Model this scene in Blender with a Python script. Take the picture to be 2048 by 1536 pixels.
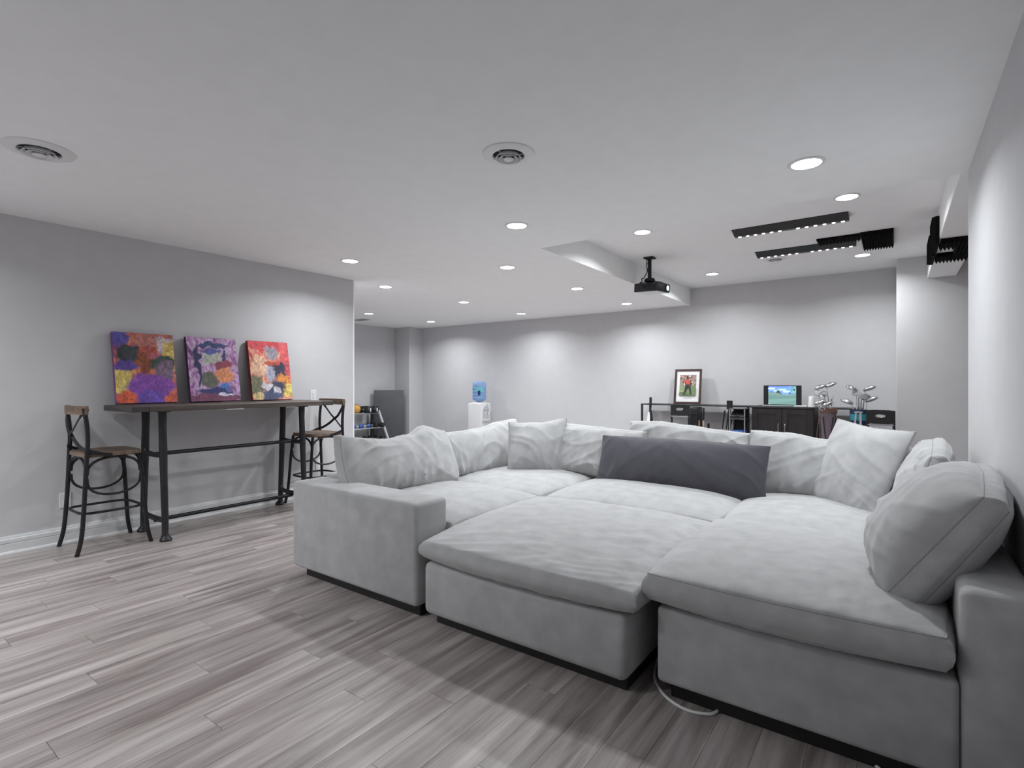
import bpy, bmesh, math, random
from mathutils import Vector, Matrix, Euler, noise
PI = math.pi
R = math.radians
random.seed(7)
for o in list(bpy.data.objects):
    bpy.data.objects.remove(o)
SC = bpy.context.scene
COL = SC.collection

# ------------------------------------------------------------------ camera, world, exposure
cam_d = bpy.data.cameras.new('camera')
cam = bpy.data.objects.new('camera', cam_d)
COL.objects.link(cam)
cam.location = (0, 0, 1.24)
cam.rotation_euler = (R(90), 0, math.atan(766 / 1059))
cam_d.sensor_fit = 'HORIZONTAL'
cam_d.sensor_width = 36.0
cam_d.lens = 36.0 * 1059 / 2048
cam_d.shift_y = -1.0 / 2048
cam_d.clip_start = 0.02
SC.camera = cam
W = bpy.data.worlds.new('world')
SC.world = W
W.use_nodes = True
W.node_tree.nodes['Background'].inputs[0].default_value = (0.5, 0.52, 0.56, 1)
W.node_tree.nodes['Background'].inputs[1].default_value = 0.02
SC.view_settings.view_transform = 'Standard'
SC.view_settings.look = 'None'
SC.view_settings.gamma = 1.0
SC.view_settings.use_curve_mapping = False
SC.view_settings.exposure = 0.0
LAMP_W = 16.3
LAMP_COL = (0.945, 0.985, 1.01)
CEIL, HIGH = 2.47, 2.735

# ------------------------------------------------------------------ materials
MATS = {}
def lin(c):
    return tuple(((x / 255) / 12.92 if x <= 10 else (((x / 255) + 0.055) / 1.055) ** 2.4) for x in c)

def mat(name, col, rough=0.6, metal=0.0, emit=0.0, trans=0.0, sheen=0.0, spec=0.5, coat=0.0, bump=0.0, bscale=200, var=0.0, vscale=8.0, alpha=1.0):
    if name in MATS:
        return MATS[name]
    m = bpy.data.materials.new(name)
    m.use_nodes = True
    nt = m.node_tree
    b = nt.nodes['Principled BSDF']
    b.inputs['Base Color'].default_value = (*col, 1)
    b.inputs['Roughness'].default_value = rough
    b.inputs['Metallic'].default_value = metal
    b.inputs['Specular IOR Level'].default_value = spec
    b.inputs['Transmission Weight'].default_value = trans
    b.inputs['Sheen Weight'].default_value = sheen
    b.inputs['Sheen Roughness'].default_value = 0.5
    b.inputs['Coat Weight'].default_value = coat
    if alpha < 1:
        b.inputs['Alpha'].default_value = alpha
    if emit > 0:
        b.inputs['Emission Color'].default_value = (*col, 1)
        b.inputs['Emission Strength'].default_value = emit
    tc = nt.nodes.new('ShaderNodeTexCoord')
    nz = nt.nodes.new('ShaderNodeTexNoise')
    nz.inputs['Scale'].default_value = vscale
    nz.inputs['Detail'].default_value = 4
    nt.links.new(tc.outputs['Object'], nz.inputs['Vector'])
    v = max(var, 0.015)
    mr = nt.nodes.new('ShaderNodeMapRange')
    mr.inputs['From Min'].default_value = 0.3
    mr.inputs['From Max'].default_value = 0.7
    mr.inputs['To Min'].default_value = 1 - v
    mr.inputs['To Max'].default_value = 1 + v
    nt.links.new(nz.outputs['Fac'], mr.inputs['Value'])
    mx = nt.nodes.new('ShaderNodeVectorMath')
    mx.operation = 'SCALE'
    mx.inputs[0].default_value = col
    nt.links.new(mr.outputs['Result'], mx.inputs['Scale'])
    nt.links.new(mx.outputs['Vector'], b.inputs['Base Color'])
    if bump > 0:
        n2 = nt.nodes.new('ShaderNodeTexNoise')
        n2.inputs['Scale'].default_value = bscale
        n2.inputs['Detail'].default_value = 3
        bp = nt.nodes.new('ShaderNodeBump')
        bp.inputs['Strength'].default_value = bump
        bp.inputs['Distance'].default_value = 0.004
        nt.links.new(tc.outputs['Object'], n2.inputs['Vector'])
        nt.links.new(n2.outputs['Fac'], bp.inputs['Height'])
        nt.links.new(bp.outputs['Normal'], b.inputs['Normal'])
    MATS[name] = m
    return m

def wood_mat(name, c1, c2, c3, axis='Y', rough=0.5, scale=1.0, per_object=False, contrast=1.0):
    if name in MATS:
        return MATS[name]
    m = bpy.data.materials.new(name)
    m.use_nodes = True
    nt = m.node_tree
    N, L = nt.nodes, nt.links
    b = N['Principled BSDF']
    tc = N.new('ShaderNodeTexCoord')
    vec = tc.outputs['Object']
    if per_object:
        oi = N.new('ShaderNodeObjectInfo')
        mul = N.new('ShaderNodeVectorMath'); mul.operation = 'SCALE'
        mul.inputs[0].default_value = (37.0, 91.0, 13.0)
        L.new(oi.outputs['Random'], mul.inputs['Scale'])
        add = N.new('ShaderNodeVectorMath'); add.operation = 'ADD'
        L.new(vec, add.inputs[0]); L.new(mul.outputs['Vector'], add.inputs[1])
        vec = add.outputs['Vector']
    mp = N.new('ShaderNodeMapping')
    s = {'X': (0.8, 11, 11), 'Y': (11, 0.8, 11), 'Z': (11, 11, 0.8)}[axis]
    mp.inputs['Scale'].default_value = [k * scale for k in s]
    L.new(vec, mp.inputs['Vector'])
    n1 = N.new('ShaderNodeTexNoise'); n1.inputs['Scale'].default_value = 1.6; n1.inputs['Detail'].default_value = 6; n1.inputs['Roughness'].default_value = 0.6; n1.inputs['Distortion'].default_value = 0.6
    L.new(mp.outputs['Vector'], n1.inputs['Vector'])
    mp2 = N.new('ShaderNodeMapping')
    s2 = {'X': (2.2, 130, 130), 'Y': (130, 2.2, 130), 'Z': (130, 130, 2.2)}[axis]
    mp2.inputs['Scale'].default_value = [k * scale for k in s2]
    L.new(vec, mp2.inputs['Vector'])
    n2 = N.new('ShaderNodeTexNoise'); n2.inputs['Scale'].default_value = 1.0; n2.inputs['Detail'].default_value = 4
    L.new(mp2.outputs['Vector'], n2.inputs['Vector'])
    rp = N.new('ShaderNodeValToRGB')
    rp.color_ramp.elements[0].position = 0.5 - 0.2 / contrast
    rp.color_ramp.elements[0].color = (*c1, 1)
    rp.color_ramp.elements[1].position = 0.5 + 0.2 / contrast
    rp.color_ramp.elements[1].color = (*c3, 1)
    e = rp.color_ramp.elements.new(0.5); e.color = (*c2, 1)
    L.new(n1.outputs['Fac'], rp.inputs['Fac'])
    mr = N.new('ShaderNodeMapRange')
    mr.inputs['From Min'].default_value = 0.3; mr.inputs['From Max'].default_value = 0.7
    mr.inputs['To Min'].default_value = 0.91; mr.inputs['To Max'].default_value = 1.08
    L.new(n2.outputs['Fac'], mr.inputs['Value'])
    sc = N.new('ShaderNodeVectorMath'); sc.operation = 'SCALE'
    L.new(rp.outputs['Color'], sc.inputs[0]); L.new(mr.outputs['Result'], sc.inputs['Scale'])
    outc = sc.outputs['Vector']
    if per_object:
        mr2 = N.new('ShaderNodeMapRange')
        mr2.inputs['To Min'].default_value = 0.88; mr2.inputs['To Max'].default_value = 1.10
        L.new(oi.outputs['Random'], mr2.inputs['Value'])
        sc2 = N.new('ShaderNodeVectorMath'); sc2.operation = 'SCALE'
        L.new(outc, sc2.inputs[0]); L.new(mr2.outputs['Result'], sc2.inputs['Scale'])
        outc = sc2.outputs['Vector']
    L.new(outc, b.inputs['Base Color'])
    b.inputs['Roughness'].default_value = rough
    bp = N.new('ShaderNodeBump'); bp.inputs['Strength'].default_value = 0.12; bp.inputs['Distance'].default_value = 0.002
    L.new(n2.outputs['Fac'], bp.inputs['Height']); L.new(bp.outputs['Normal'], b.inputs['Normal'])
    MATS[name] = m
    return m

def paint_mat(name, base, blobs, scale=14):
    """abstract painted canvas: a noisy ground with soft, rough-edged colour patches (object x across, z up)"""
    m = bpy.data.materials.new(name)
    m.use_nodes = True
    nt = m.node_tree
    N, L = nt.nodes, nt.links
    b = N['Principled BSDF']
    b.inputs['Roughness'].default_value = 0.55
    tc = N.new('ShaderNodeTexCoord')
    n1 = N.new('ShaderNodeTexNoise'); n1.inputs['Scale'].default_value = scale; n1.inputs['Detail'].default_value = 6; n1.inputs['Distortion'].default_value = 1.2
    mp = N.new('ShaderNodeMapping'); mp.inputs['Scale'].default_value = (1.3, 1.0, 0.8)
    L.new(tc.outputs['Object'], mp.inputs['Vector']); L.new(mp.outputs['Vector'], n1.inputs['Vector'])
    rp = N.new('ShaderNodeValToRGB')
    els = rp.color_ramp.elements
    k = len(base)
    els[0].position = 0.3; els[0].color = (*base[0], 1)
    els[1].position = 0.7; els[1].color = (*base[-1], 1)
    for i in range(1, k - 1):
        e = els.new(0.3 + 0.4 * i / (k - 1)); e.color = (*base[i], 1)
    L.new(n1.outputs['Fac'], rp.inputs['Fac'])
    cur = rp.outputs['Color']
    n2 = N.new('ShaderNodeTexNoise'); n2.inputs['Scale'].default_value = 22; n2.inputs['Detail'].default_value = 5
    L.new(tc.outputs['Object'], n2.inputs['Vector'])
    n3 = N.new('ShaderNodeTexNoise'); n3.inputs['Scale'].default_value = 34; n3.inputs['Detail'].default_value = 6; n3.inputs['Distortion'].default_value = 0.8
    L.new(tc.outputs['Object'], n3.inputs['Vector'])
    wn = N.new('ShaderNodeTexNoise'); wn.inputs['Scale'].default_value = 9; wn.inputs['Detail'].default_value = 3
    L.new(tc.outputs['Object'], wn.inputs['Vector'])
    ws = N.new('ShaderNodeVectorMath'); ws.operation = 'MULTIPLY_ADD'; ws.inputs[1].default_value = (.16, 0, .16); ws.inputs[2].default_value = (-.08, 0, -.08)
    L.new(wn.outputs['Color'], ws.inputs[0])
    warp = N.new('ShaderNodeVectorMath'); warp.operation = 'ADD'
    L.new(tc.outputs['Object'], warp.inputs[0]); L.new(ws.outputs['Vector'], warp.inputs[1])
    for (cx, cz, rx, rz, colr, rough) in blobs:
        s = N.new('ShaderNodeVectorMath'); s.operation = 'SUBTRACT'; s.inputs[1].default_value = (cx, 0, cz)
        L.new(warp.outputs['Vector'], s.inputs[0])
        d = N.new('ShaderNodeVectorMath'); d.operation = 'MULTIPLY'; d.inputs[1].default_value = (1 / rx, 0, 1 / rz)
        L.new(s.outputs['Vector'], d.inputs[0])
        ln = N.new('ShaderNodeVectorMath'); ln.operation = 'LENGTH'
        L.new(d.outputs['Vector'], ln.inputs[0])
        ad = N.new('ShaderNodeMath'); ad.operation = 'MULTIPLY_ADD'; ad.inputs[1].default_value = rough
        L.new(n2.outputs['Fac'], ad.inputs[0]); L.new(ln.outputs['Value'], ad.inputs[2])
        mr = N.new('ShaderNodeMapRange')
        mr.inputs['From Min'].default_value = 0.85 + rough * 0.5; mr.inputs['From Max'].default_value = 1.15 + rough * 0.5
        mr.inputs['To Min'].default_value = 1; mr.inputs['To Max'].default_value = 0
        L.new(ad.outputs['Value'], mr.inputs['Value'])
        cr = N.new('ShaderNodeVectorMath'); cr.operation = 'SCALE'; cr.inputs[0].default_value = colr
        mr3 = N.new('ShaderNodeMapRange'); mr3.inputs['From Min'].default_value = 0.3; mr3.inputs['From Max'].default_value = 0.7
        mr3.inputs['To Min'].default_value = 0.72; mr3.inputs['To Max'].default_value = 1.28
        L.new(n3.outputs['Fac'], mr3.inputs['Value']); L.new(mr3.outputs['Result'], cr.inputs['Scale'])
        mx = N.new('ShaderNodeMix'); mx.data_type = 'RGBA'
        L.new(mr.outputs['Result'], mx.inputs[0]); L.new(cur, mx.inputs[6]); L.new(cr.outputs['Vector'], mx.inputs[7])
        cur = mx.outputs[2]
    n4 = N.new('ShaderNodeTexNoise'); n4.inputs['Scale'].default_value = 17; n4.inputs['Detail'].default_value = 9; n4.inputs['Roughness'].default_value = 0.72; n4.inputs['Distortion'].default_value = 1.6
    L.new(mp.outputs['Vector'], n4.inputs['Vector'])
    m4 = N.new('ShaderNodeMapRange'); m4.inputs['From Min'].default_value = 0.36; m4.inputs['From Max'].default_value = 0.64; m4.inputs['To Min'].default_value = 0.5; m4.inputs['To Max'].default_value = 1.3
    L.new(n4.outputs['Fac'], m4.inputs['Value'])
    s4 = N.new('ShaderNodeVectorMath'); s4.operation = 'SCALE'
    L.new(cur, s4.inputs[0]); L.new(m4.outputs['Result'], s4.inputs['Scale'])
    L.new(s4.outputs['Vector'], b.inputs['Base Color'])
    MATS[name] = m
    return m

M_WALL = mat('wall_paint', (0.60, 0.60, 0.615), 0.85, bump=0.05, bscale=350, var=0.01, spec=0.25)
M_CEIL = mat('ceiling_paint', (0.90, 0.905, 0.91), 0.9, bump=0.05, bscale=250, var=0.01, spec=0.2)
M_TRIM = mat('white_trim', (0.72, 0.73, 0.74), 0.35)
M_PLAST = mat('white_plastic', (0.78, 0.78, 0.79), 0.35)
M_FAB = mat('grey_suede', (0.43, 0.43, 0.434), 0.95, sheen=0.25, spec=0.15, bump=0.12, bscale=140, var=0.10, vscale=11)
M_FAB2 = mat('grey_suede_seam', (0.32, 0.32, 0.325), 0.95, sheen=0.2, spec=0.1)
M_DARKFAB = mat('charcoal_velvet', (0.075, 0.073, 0.088), 0.9, sheen=0.35, spec=0.15, bump=0.1, bscale=160, var=0.06)
M_PLINTH = mat('black_plinth', (0.008, 0.007, 0.008), 0.5)
M_IRON = mat('black_iron', (0.018, 0.018, 0.021), 0.42, metal=0.35, var=0.15, vscale=30)
M_IRON2 = mat('cast_iron_grey', (0.026, 0.027, 0.03), 0.45, metal=0.4, var=0.15, vscale=30)
M_BLACK = mat('black_plastic', (0.012, 0.012, 0.014), 0.4)
M_BLACKM = mat('matt_black', (0.010, 0.010, 0.012), 0.8)
M_FOAM = mat('acoustic_foam', (0.007, 0.007, 0.008), 0.95, spec=0.1)
M_CHROME = mat('chrome', (0.75, 0.76, 0.78), 0.12, metal=1.0)
M_STEEL = mat('brushed_steel', (0.5, 0.51, 0.53), 0.3, metal=0.9)
M_SILVER = mat('silver_paint', (0.55, 0.57, 0.60), 0.35, metal=0.3)
M_LENS = mat('lamp_lens', (1.0, 0.99, 0.99), 0.5, emit=14.0)
M_LED = mat('led_lamp', (1.0, 0.93, 0.82), 0.5, emit=9.0)
M_DUCT = mat('dark_duct', (0.01, 0.01, 0.011), 0.8)
M_TABLE = wood_mat('table_wood', (0.055, 0.043, 0.038), (0.095, 0.074, 0.065), (0.15, 0.12, 0.105), 'Y', 0.55)
M_TABEND = wood_mat('table_wood_end', (0.035, 0.03, 0.03), (0.055, 0.048, 0.047), (0.08, 0.068, 0.064), 'X', 0.6)
M_SEATW = wood_mat('stool_wood', (0.08, 0.05, 0.035), (0.155, 0.102, 0.072), (0.25, 0.17, 0.12), 'X', 0.5, 0.8)
M_PLANK = wood_mat('plank_wood', (0.205, 0.171, 0.163), (0.345, 0.304, 0.293), (0.475, 0.432, 0.420), 'Y', 0.36, 0.8, per_object=True, contrast=1.25)
M_FLOOR = wood_mat('floor_wood', (0.235, 0.205, 0.2), (0.37, 0.335, 0.33), (0.49, 0.46, 0.455), 'Y', 0.38, 0.8)
M_ESPR = wood_mat('espresso_wood', (0.010, 0.008, 0.009), (0.016, 0.013, 0.014), (0.026, 0.022, 0.022), 'Z', 0.45)
M_MAHOG = mat('mahogany', (0.05, 0.018, 0.016), 0.3, var=0.2, vscale=20)
M_PAPER = mat('paper_white', (0.8, 0.8, 0.8), 0.8)
M_MATGREY = mat('gym_mat_vinyl', (0.095, 0.098, 0.107), 0.5, var=0.12, vscale=3)
M_BLUE = mat('blue_vinyl', (0.025, 0.085, 0.32), 0.4)
M_ORANGE = mat('orange_rubber', (0.70, 0.36, 0.07), 0.5)
M_CLEAR = mat('clear_plastic', (0.75, 0.77, 0.8), 0.15, alpha=0.35)
M_BOTTLE = mat('blue_bottle', (0.30, 0.50, 0.86), 0.08, alpha=0.62, spec=0.8)
M_NAVY = mat('navy_fabric', (0.012, 0.022, 0.065), 0.6)
M_TEAL = mat('teal_fabric', (0.02, 0.21, 0.27), 0.6)
M_LGREY = mat('light_grey_fabric', (0.36, 0.38, 0.40), 0.7)
M_COOLG = mat('cooler_grey', (0.56, 0.57, 0.59), 0.4)
M_MAUVE = mat('mauve_fabric', (0.125, 0.095, 0.115), 0.7, var=0.1)
M_BROWN = mat('brown_leather', (0.16, 0.075, 0.055), 0.5, var=0.2, vscale=15)
M_TAN = mat('tan_wood', (0.50, 0.33, 0.24), 0.5)
M_CORD = mat('white_cord', (0.75, 0.75, 0.74), 0.45)

# ------------------------------------------------------------------ geometry helpers
class MB:
    def __init__(self):
        self.v, self.f = [], []
    def add(self, vs, fs):
        o = len(self.v)
        self.v += [tuple(p) for p in vs]
        self.f += [tuple(i + o for i in q) for q in fs]
        return self
    def bm(self, b, M=None):
        b.verts.ensure_lookup_table()
        for i, x in enumerate(b.verts):
            x.index = i
        vs = [(M @ x.co) if M else x.co.copy() for x in b.verts]
        fs = [[x.index for x in q.verts] for q in b.faces]
        b.free()
        return self.add(vs, fs)
    def box(self, lo, hi, bev=0.0, seg=2, M=None):
        b = bmesh.new()
        bmesh.ops.create_cube(b, size=1)
        c = [(lo[i] + hi[i]) / 2 for i in range(3)]
        s = [abs(hi[i] - lo[i]) for i in range(3)]
        for x in b.verts:
            x.co = Vector((c[0] + x.co.x * s[0], c[1] + x.co.y * s[1], c[2] + x.co.z * s[2]))
        if bev > 0:
            bmesh.ops.bevel(b, geom=list(b.edges), offset=min(bev, min(s) * 0.49), segments=seg, profile=0.5, affect='EDGES')
        return self.bm(b, M)
    def tube(self, pts, r, n=8, closed=False, cap=True, flat=None):
        pts = [Vector(p) for p in pts]
        k = len(pts)
        rs = r if isinstance(r, (list, tuple)) else [r] * k
        vs, fs = [], []
        prev = None
        for i, p in enumerate(pts):
            if closed:
                t = (pts[(i + 1) % k] - pts[i - 1]).normalized()
            else:
                t = (pts[min(i + 1, k - 1)] - pts[max(i - 1, 0)]).normalized()
            if prev is None:
                u = t.orthogonal().normalized() if flat is None else (Vector(flat) - t * t.dot(Vector(flat))).normalized()
            else:
                u = (prev - t * prev.dot(t)).normalized()
            prev = u
            w = t.cross(u)
            for j in range(n):
                a = 2 * PI * j / n
                vs.append(p + (u * math.cos(a) + w * math.sin(a)) * rs[i])
        for i in range(k if closed else k - 1):
            for j in range(n):
                a, b2 = i * n + j, i * n + (j + 1) % n
                c, d = ((i + 1) % k) * n + (j + 1) % n, ((i + 1) % k) * n + j
                fs.append((a, b2, c, d))
        if cap and not closed:
            fs.append(tuple(range(n))[::-1])
            fs.append(tuple((k - 1) * n + j for j in range(n)))
        return self.add(vs, fs)
    def strap(self, pts, side, wd, th):
        """flat bar swept along pts; side = direction of its width"""
        pts = [Vector(p) for p in pts]
        side = Vector(side).normalized()
        vs, fs = [], []
        k = len(pts)
        for i, p in enumerate(pts):
            t = (pts[min(i + 1, k - 1)] - pts[max(i - 1, 0)]).normalized()
            s = (side - t * side.dot(t)).normalized()
            nn = t.cross(s)
            for a, b2 in ((-1, -1), (1, -1), (1, 1), (-1, 1)):
                vs.append(p + s * a * wd / 2 + nn * b2 * th / 2)
        for i in range(k - 1):
            for j in range(4):
                fs.append((i * 4 + j, i * 4 + (j + 1) % 4, i * 4 + 4 + (j + 1) % 4, i * 4 + 4 + j))
        fs.append((3, 2, 1, 0)); fs.append(tuple((k - 1) * 4 + j for j in range(4)))
        return self.add(vs, fs)
    def lathe(self, prof, c=(0, 0, 0), n=24, M=None, closed=False):
        vs, fs = [], []
        k = len(prof)
        for (r, z) in prof:
            for j in range(n):
                a = 2 * PI * j / n
                p = Vector((max(r, 1e-5) * math.cos(a), max(r, 1e-5) * math.sin(a), z))
                p = (M @ p) if M else p
                vs.append(p + Vector(c))
        for i in range(k if closed else k - 1):
            for j in range(n):
                i2 = (i + 1) % k
                fs.append((i * n + j, i * n + (j + 1) % n, i2 * n + (j + 1) % n, i2 * n + j))
        return self.add(vs, fs)
    def prism(self, poly, ax, lo, hi):
        """extrude polygon (2-D points) along axis ax between lo and hi"""
        k = len(poly)
        def P(p, d):
            q = [0, 0, 0]
            q[ax] = d
            o = [i for i in range(3) if i != ax]
            q[o[0]], q[o[1]] = p
            return q
        vs = [P(p, lo) for p in poly] + [P(p, hi) for p in poly]
        fs = [tuple(range(k))[::-1], tuple(range(k, 2 * k))]
        fs += [(i, (i + 1) % k, k + (i + 1) % k, k + i) for i in range(k)]
        return self.add(vs, fs)
    def ball(self, c, r, n=16, m=10, sc=(1, 1, 1)):
        b = bmesh.new()
        bmesh.ops.create_uvsphere(b, u_segments=n, v_segments=m, radius=1)
        for x in b.verts:
            x.co = Vector((c[0] + x.co.x * r * sc[0], c[1] + x.co.y * r * sc[1], c[2] + x.co.z * r * sc[2]))
        return self.bm(b)
    def build(self, name, m, parent=None, smooth=False, ang=40):
        me = bpy.data.meshes.new(name)
        me.from_pydata([tuple(p) for p in self.v], [], self.f)
        b = bmesh.new(); b.from_mesh(me)
        bmesh.ops.recalc_face_normals(b, faces=list(b.faces))
        if smooth:
            for q in b.faces:
                q.smooth = True
            for e in b.edges:
                if len(e.link_faces) == 2 and e.calc_face_angle(0) > R(ang):
                    e.smooth = False
        b.to_mesh(me); b.free()
        me.materials.append(m)
        o = bpy.data.objects.new(name, me)
        COL.objects.link(o)
        if parent is not None:
            o.parent = parent
        return o

def spline(pts, n=8):
    """Catmull-Rom through pts"""
    P = [Vector(p) for p in pts]
    out = []
    for i in range(len(P) - 1):
        p0, p1, p2, p3 = P[max(i - 1, 0)], P[i], P[i + 1], P[min(i + 2, len(P) - 1)]
        for k in range(n):
            t = k / n
            out.append(0.5 * ((2 * p1) + (p2 - p0) * t + (2 * p0 - 5 * p1 + 4 * p2 - p3) * t * t + (3 * p1 - p0 - 3 * p2 + p3) * t ** 3))
    out.append(P[-1])
    return out

def tag(o, label=None, cat=None, group=None, kind=None):
    if label: o['label'] = label
    if cat: o['category'] = cat
    if group: o['group'] = group
    if kind: o['kind'] = kind
    return o

def thing(name, label, cat, loc=(0, 0, 0), rot=(0, 0, 0), group=None):
    o = bpy.data.objects.new(name, None)
    COL.objects.link(o)
    o.empty_display_size = 0.1
    o.location = loc
    o.rotation_euler = rot
    return tag(o, label, cat, group)

def struct(mb, name, m, parent=None, smooth=False):
    o = mb.build(name, m, parent, smooth)
    if parent is None:
        o['kind'] = 'structure'
    return o

def dup(root, label, loc=None, rot=None):
    c = root.copy(); COL.objects.link(c)
    if loc is not None: c.location = loc
    if rot is not None: c.rotation_euler = rot
    c['label'] = label
    for ch in root.children:
        d = ch.copy(); COL.objects.link(d); d.parent = c
        for g in ch.children:
            e = g.copy(); COL.objects.link(e); e.parent = d
    return c

# ------------------------------------------------------------------ the room
XL, XR = -5.23, 0.345
YB = 8.42
YN = -4.6
b = MB()
b.box((-9.3, YN - .2, -0.2), (4, 8.7, -0.006))
b.box((-9.3, 4.4, -0.006), (4, 8.7, 0.0)); b.box((-9.3, YN - .2, -0.006), (XL - .02, 4.4, 0)); b.box((XR + .02, YN - .2, -0.006), (4, 4.4, 0)); b.box((XL - .02, YN - .2, -0.006), (XR + .02, -1.1, 0))
floor = struct(b, 'floor', M_FLOOR)
# individual planks where the floor can be seen
PW = 0.1425
plank_me = None
x = XL + 0.0
row = 0
offs = [0.0, 0.47, 0.93, 0.21, 0.7, 1.13, 0.36, 0.84]
while x < XR + 0.01:
    y = -1.1 - (offs[row % 8] + 0.05 * (row % 3))
    wid = min(PW, XR + 0.02 - x)
    while y < 4.4:
        y0, y1 = max(y, -1.1), min(y + 1.22, 4.4)
        if y1 - y0 > 0.03:
            if plank_me is None:
                po = MB().box((-0.5, -0.5, -0.0058), (0.5, 0.5, 0.0)).build('plank', M_PLANK, floor)
                plank_me = po.data
                # a plank of real size, so object coordinates stay metric
                for v_ in plank_me.vertices:
                    v_.co = (v_.co.x * (PW - 0.0012), v_.co.y * (1.22 - 0.0016), v_.co.z)
                po.location = (x + wid / 2, (y0 + y1) / 2, 0)
                po.scale = (wid / PW, (y1 - y0) / 1.22, 1)
            else:
                po = bpy.data.objects.new('plank', plank_me)
                COL.objects.link(po)
                po.parent = floor
                po.location = (x + wid / 2, (y0 + y1) / 2, 0)
                po.scale = (wid / PW, (y1 - y0) / 1.22, 1)
        y += 1.22
    x += PW
    row += 1

struct(MB().box((XL - .14, YN, 0), (XL, 4.01, CEIL + .02)), 'wall_left', M_WALL)
struct(MB().box((XL - .141, 4.000, 0.0), (XL + .003, 4.016, CEIL)), 'trim_1', mat('corner_bead', (.9, .9, .91), .4))          # bright corner bead on the wall end
struct(MB().box((-9.3, 3.87, 0), (XL - .14, 4.01, CEIL + .02)), 'wall_return', M_WALL)
struct(MB().box((-9.2, 4.01, 0), (-9.03, 8.6, CEIL + .02)), 'wall_far_left', M_WALL)
struct(MB().box((-9.03, 8.03, 0), (-8.57, 8.6, CEIL + .02), 0.004, 1), 'wall_pillar', M_WALL)
struct(MB().box((-8.57, YB, 0), (4, 8.6, HIGH + .02)), 'wall_back', M_WALL)
struct(MB().box((.014, 7.855, 0), (4, YB, HIGH + .02), 0.004, 1), 'wall_bump', M_WALL)
struct(MB().box((XR, YN, 0), (XR + .16, 4.055, CEIL + .02), 0.004, 1), 'wall_right', M_WALL)
struct(MB().box((XR + .16, 3.9, 0), (4, 4.055, HIGH + .02)), 'wall_right_return', M_WALL)
struct(MB().box((3.6, 4.055, 0), (3.75, 7.9, HIGH + .02)), 'wall_far_right', M_WALL)
struct(MB().box((XL - .14, YN - .15, 0), (XR + .16, YN, CEIL + .02)), 'wall_front', M_WALL)
struct(MB().box((-3.6, -.75, 0), (XR, -.6, CEIL + .02)), 'light_shield_near', M_WALL)  # unseen wall, widened to shield the sofa from the rear fill lights
# ceiling: low plane with a raised bay over the golf area, and a dropped beam
c = MB()
c.box((-9.3, YN - .15, CEIL), (XR + .2, 4.055, HIGH + .15))
c.box((-9.3, 4.055, CEIL), (-2.61, 8.6, HIGH + .15), 0.0)
struct(c, 'ceiling', M_CEIL)
struct(MB().box((-2.61, 4.055, HIGH), (4, 8.6, HIGH + .15)), 'ceiling_raised', M_CEIL)
struct(MB().box((.306, 4.055, CEIL), (.566, 7.855, HIGH), 0.006, 2), 'ceiling_beam', M_CEIL)
# baseboards
def baseboard(name, p0, p1, nrm):
    prof = [(0, 0), (.026, 0), (.026, .006), (.022, .016), (.016, .02), (.016, .072), (.012, .076), (.017, .082), (.017, .106), (.010, .112), (.010, .118), (.006, .13), (0, .13)]
    p0, p1, nrm = Vector(p0), Vector(p1), Vector(nrm)
    k = len(prof)
    vs = [p0 + nrm * a + Vector((0, 0, z)) for a, z in prof] + [p1 + nrm * a + Vector((0, 0, z)) for a, z in prof]
    fs = [(i, (i + 1) % k, k + (i + 1) % k, k + i) for i in range(k)] + [tuple(range(k)), tuple(range(k, 2 * k))[::-1]]
    return struct(MB().add(vs, fs), name, M_TRIM)
baseboard('baseboard_left', (XL, YN, 0), (XL, 4.01, 0), (1, 0, 0))
baseboard('baseboard_back', (-8.57, YB, 0), (.014, YB, 0), (0, -1, 0))
baseboard('baseboard_right', (XR, YN, 0), (XR, 1.9, 0), (-1, 0, 0))
baseboard('baseboard_far_left', (-9.03, 4.01, 0), (-9.03, 8.03, 0), (1, 0, 0))

# ------------------------------------------------------------------ ceiling fittings
def downlight_parts(root, spread=150):
    MB().lathe([(.092, 0), (.094, -.004), (.088, -.007), (.076, -.006), (.074, -.0015), (.074, 0)], n=40).build('trim_ring', M_PLAST, root, True)
    MB().lathe([(0, -.004), (.04, -.0045), (.0735, -.003), (.0735, -.001)], n=40).build('lens', M_LENS, root, True)
proto = None
def downlight(x, y, z, label, watts=1.0):
    global proto
    if proto is None:
        r = thing('recessed_light', label, 'ceiling light', (x, y, z), group='recessed ceiling lights')
        downlight_parts(r)
        proto = r
    else:
        r = dup(proto, label, (x, y, z))
    ld = bpy.data.lights.new('lamp_beam', 'AREA')
    ld.shape = 'DISK'; ld.size = 0.14; ld.energy = LAMP_W * watts; ld.color = LAMP_COL; ld.spread = R(150)
    lo = bpy.data.objects.new('lamp_beam', ld)
    COL.objects.link(lo)
    lo.location = (x, y, z - .012)
    return r
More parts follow.
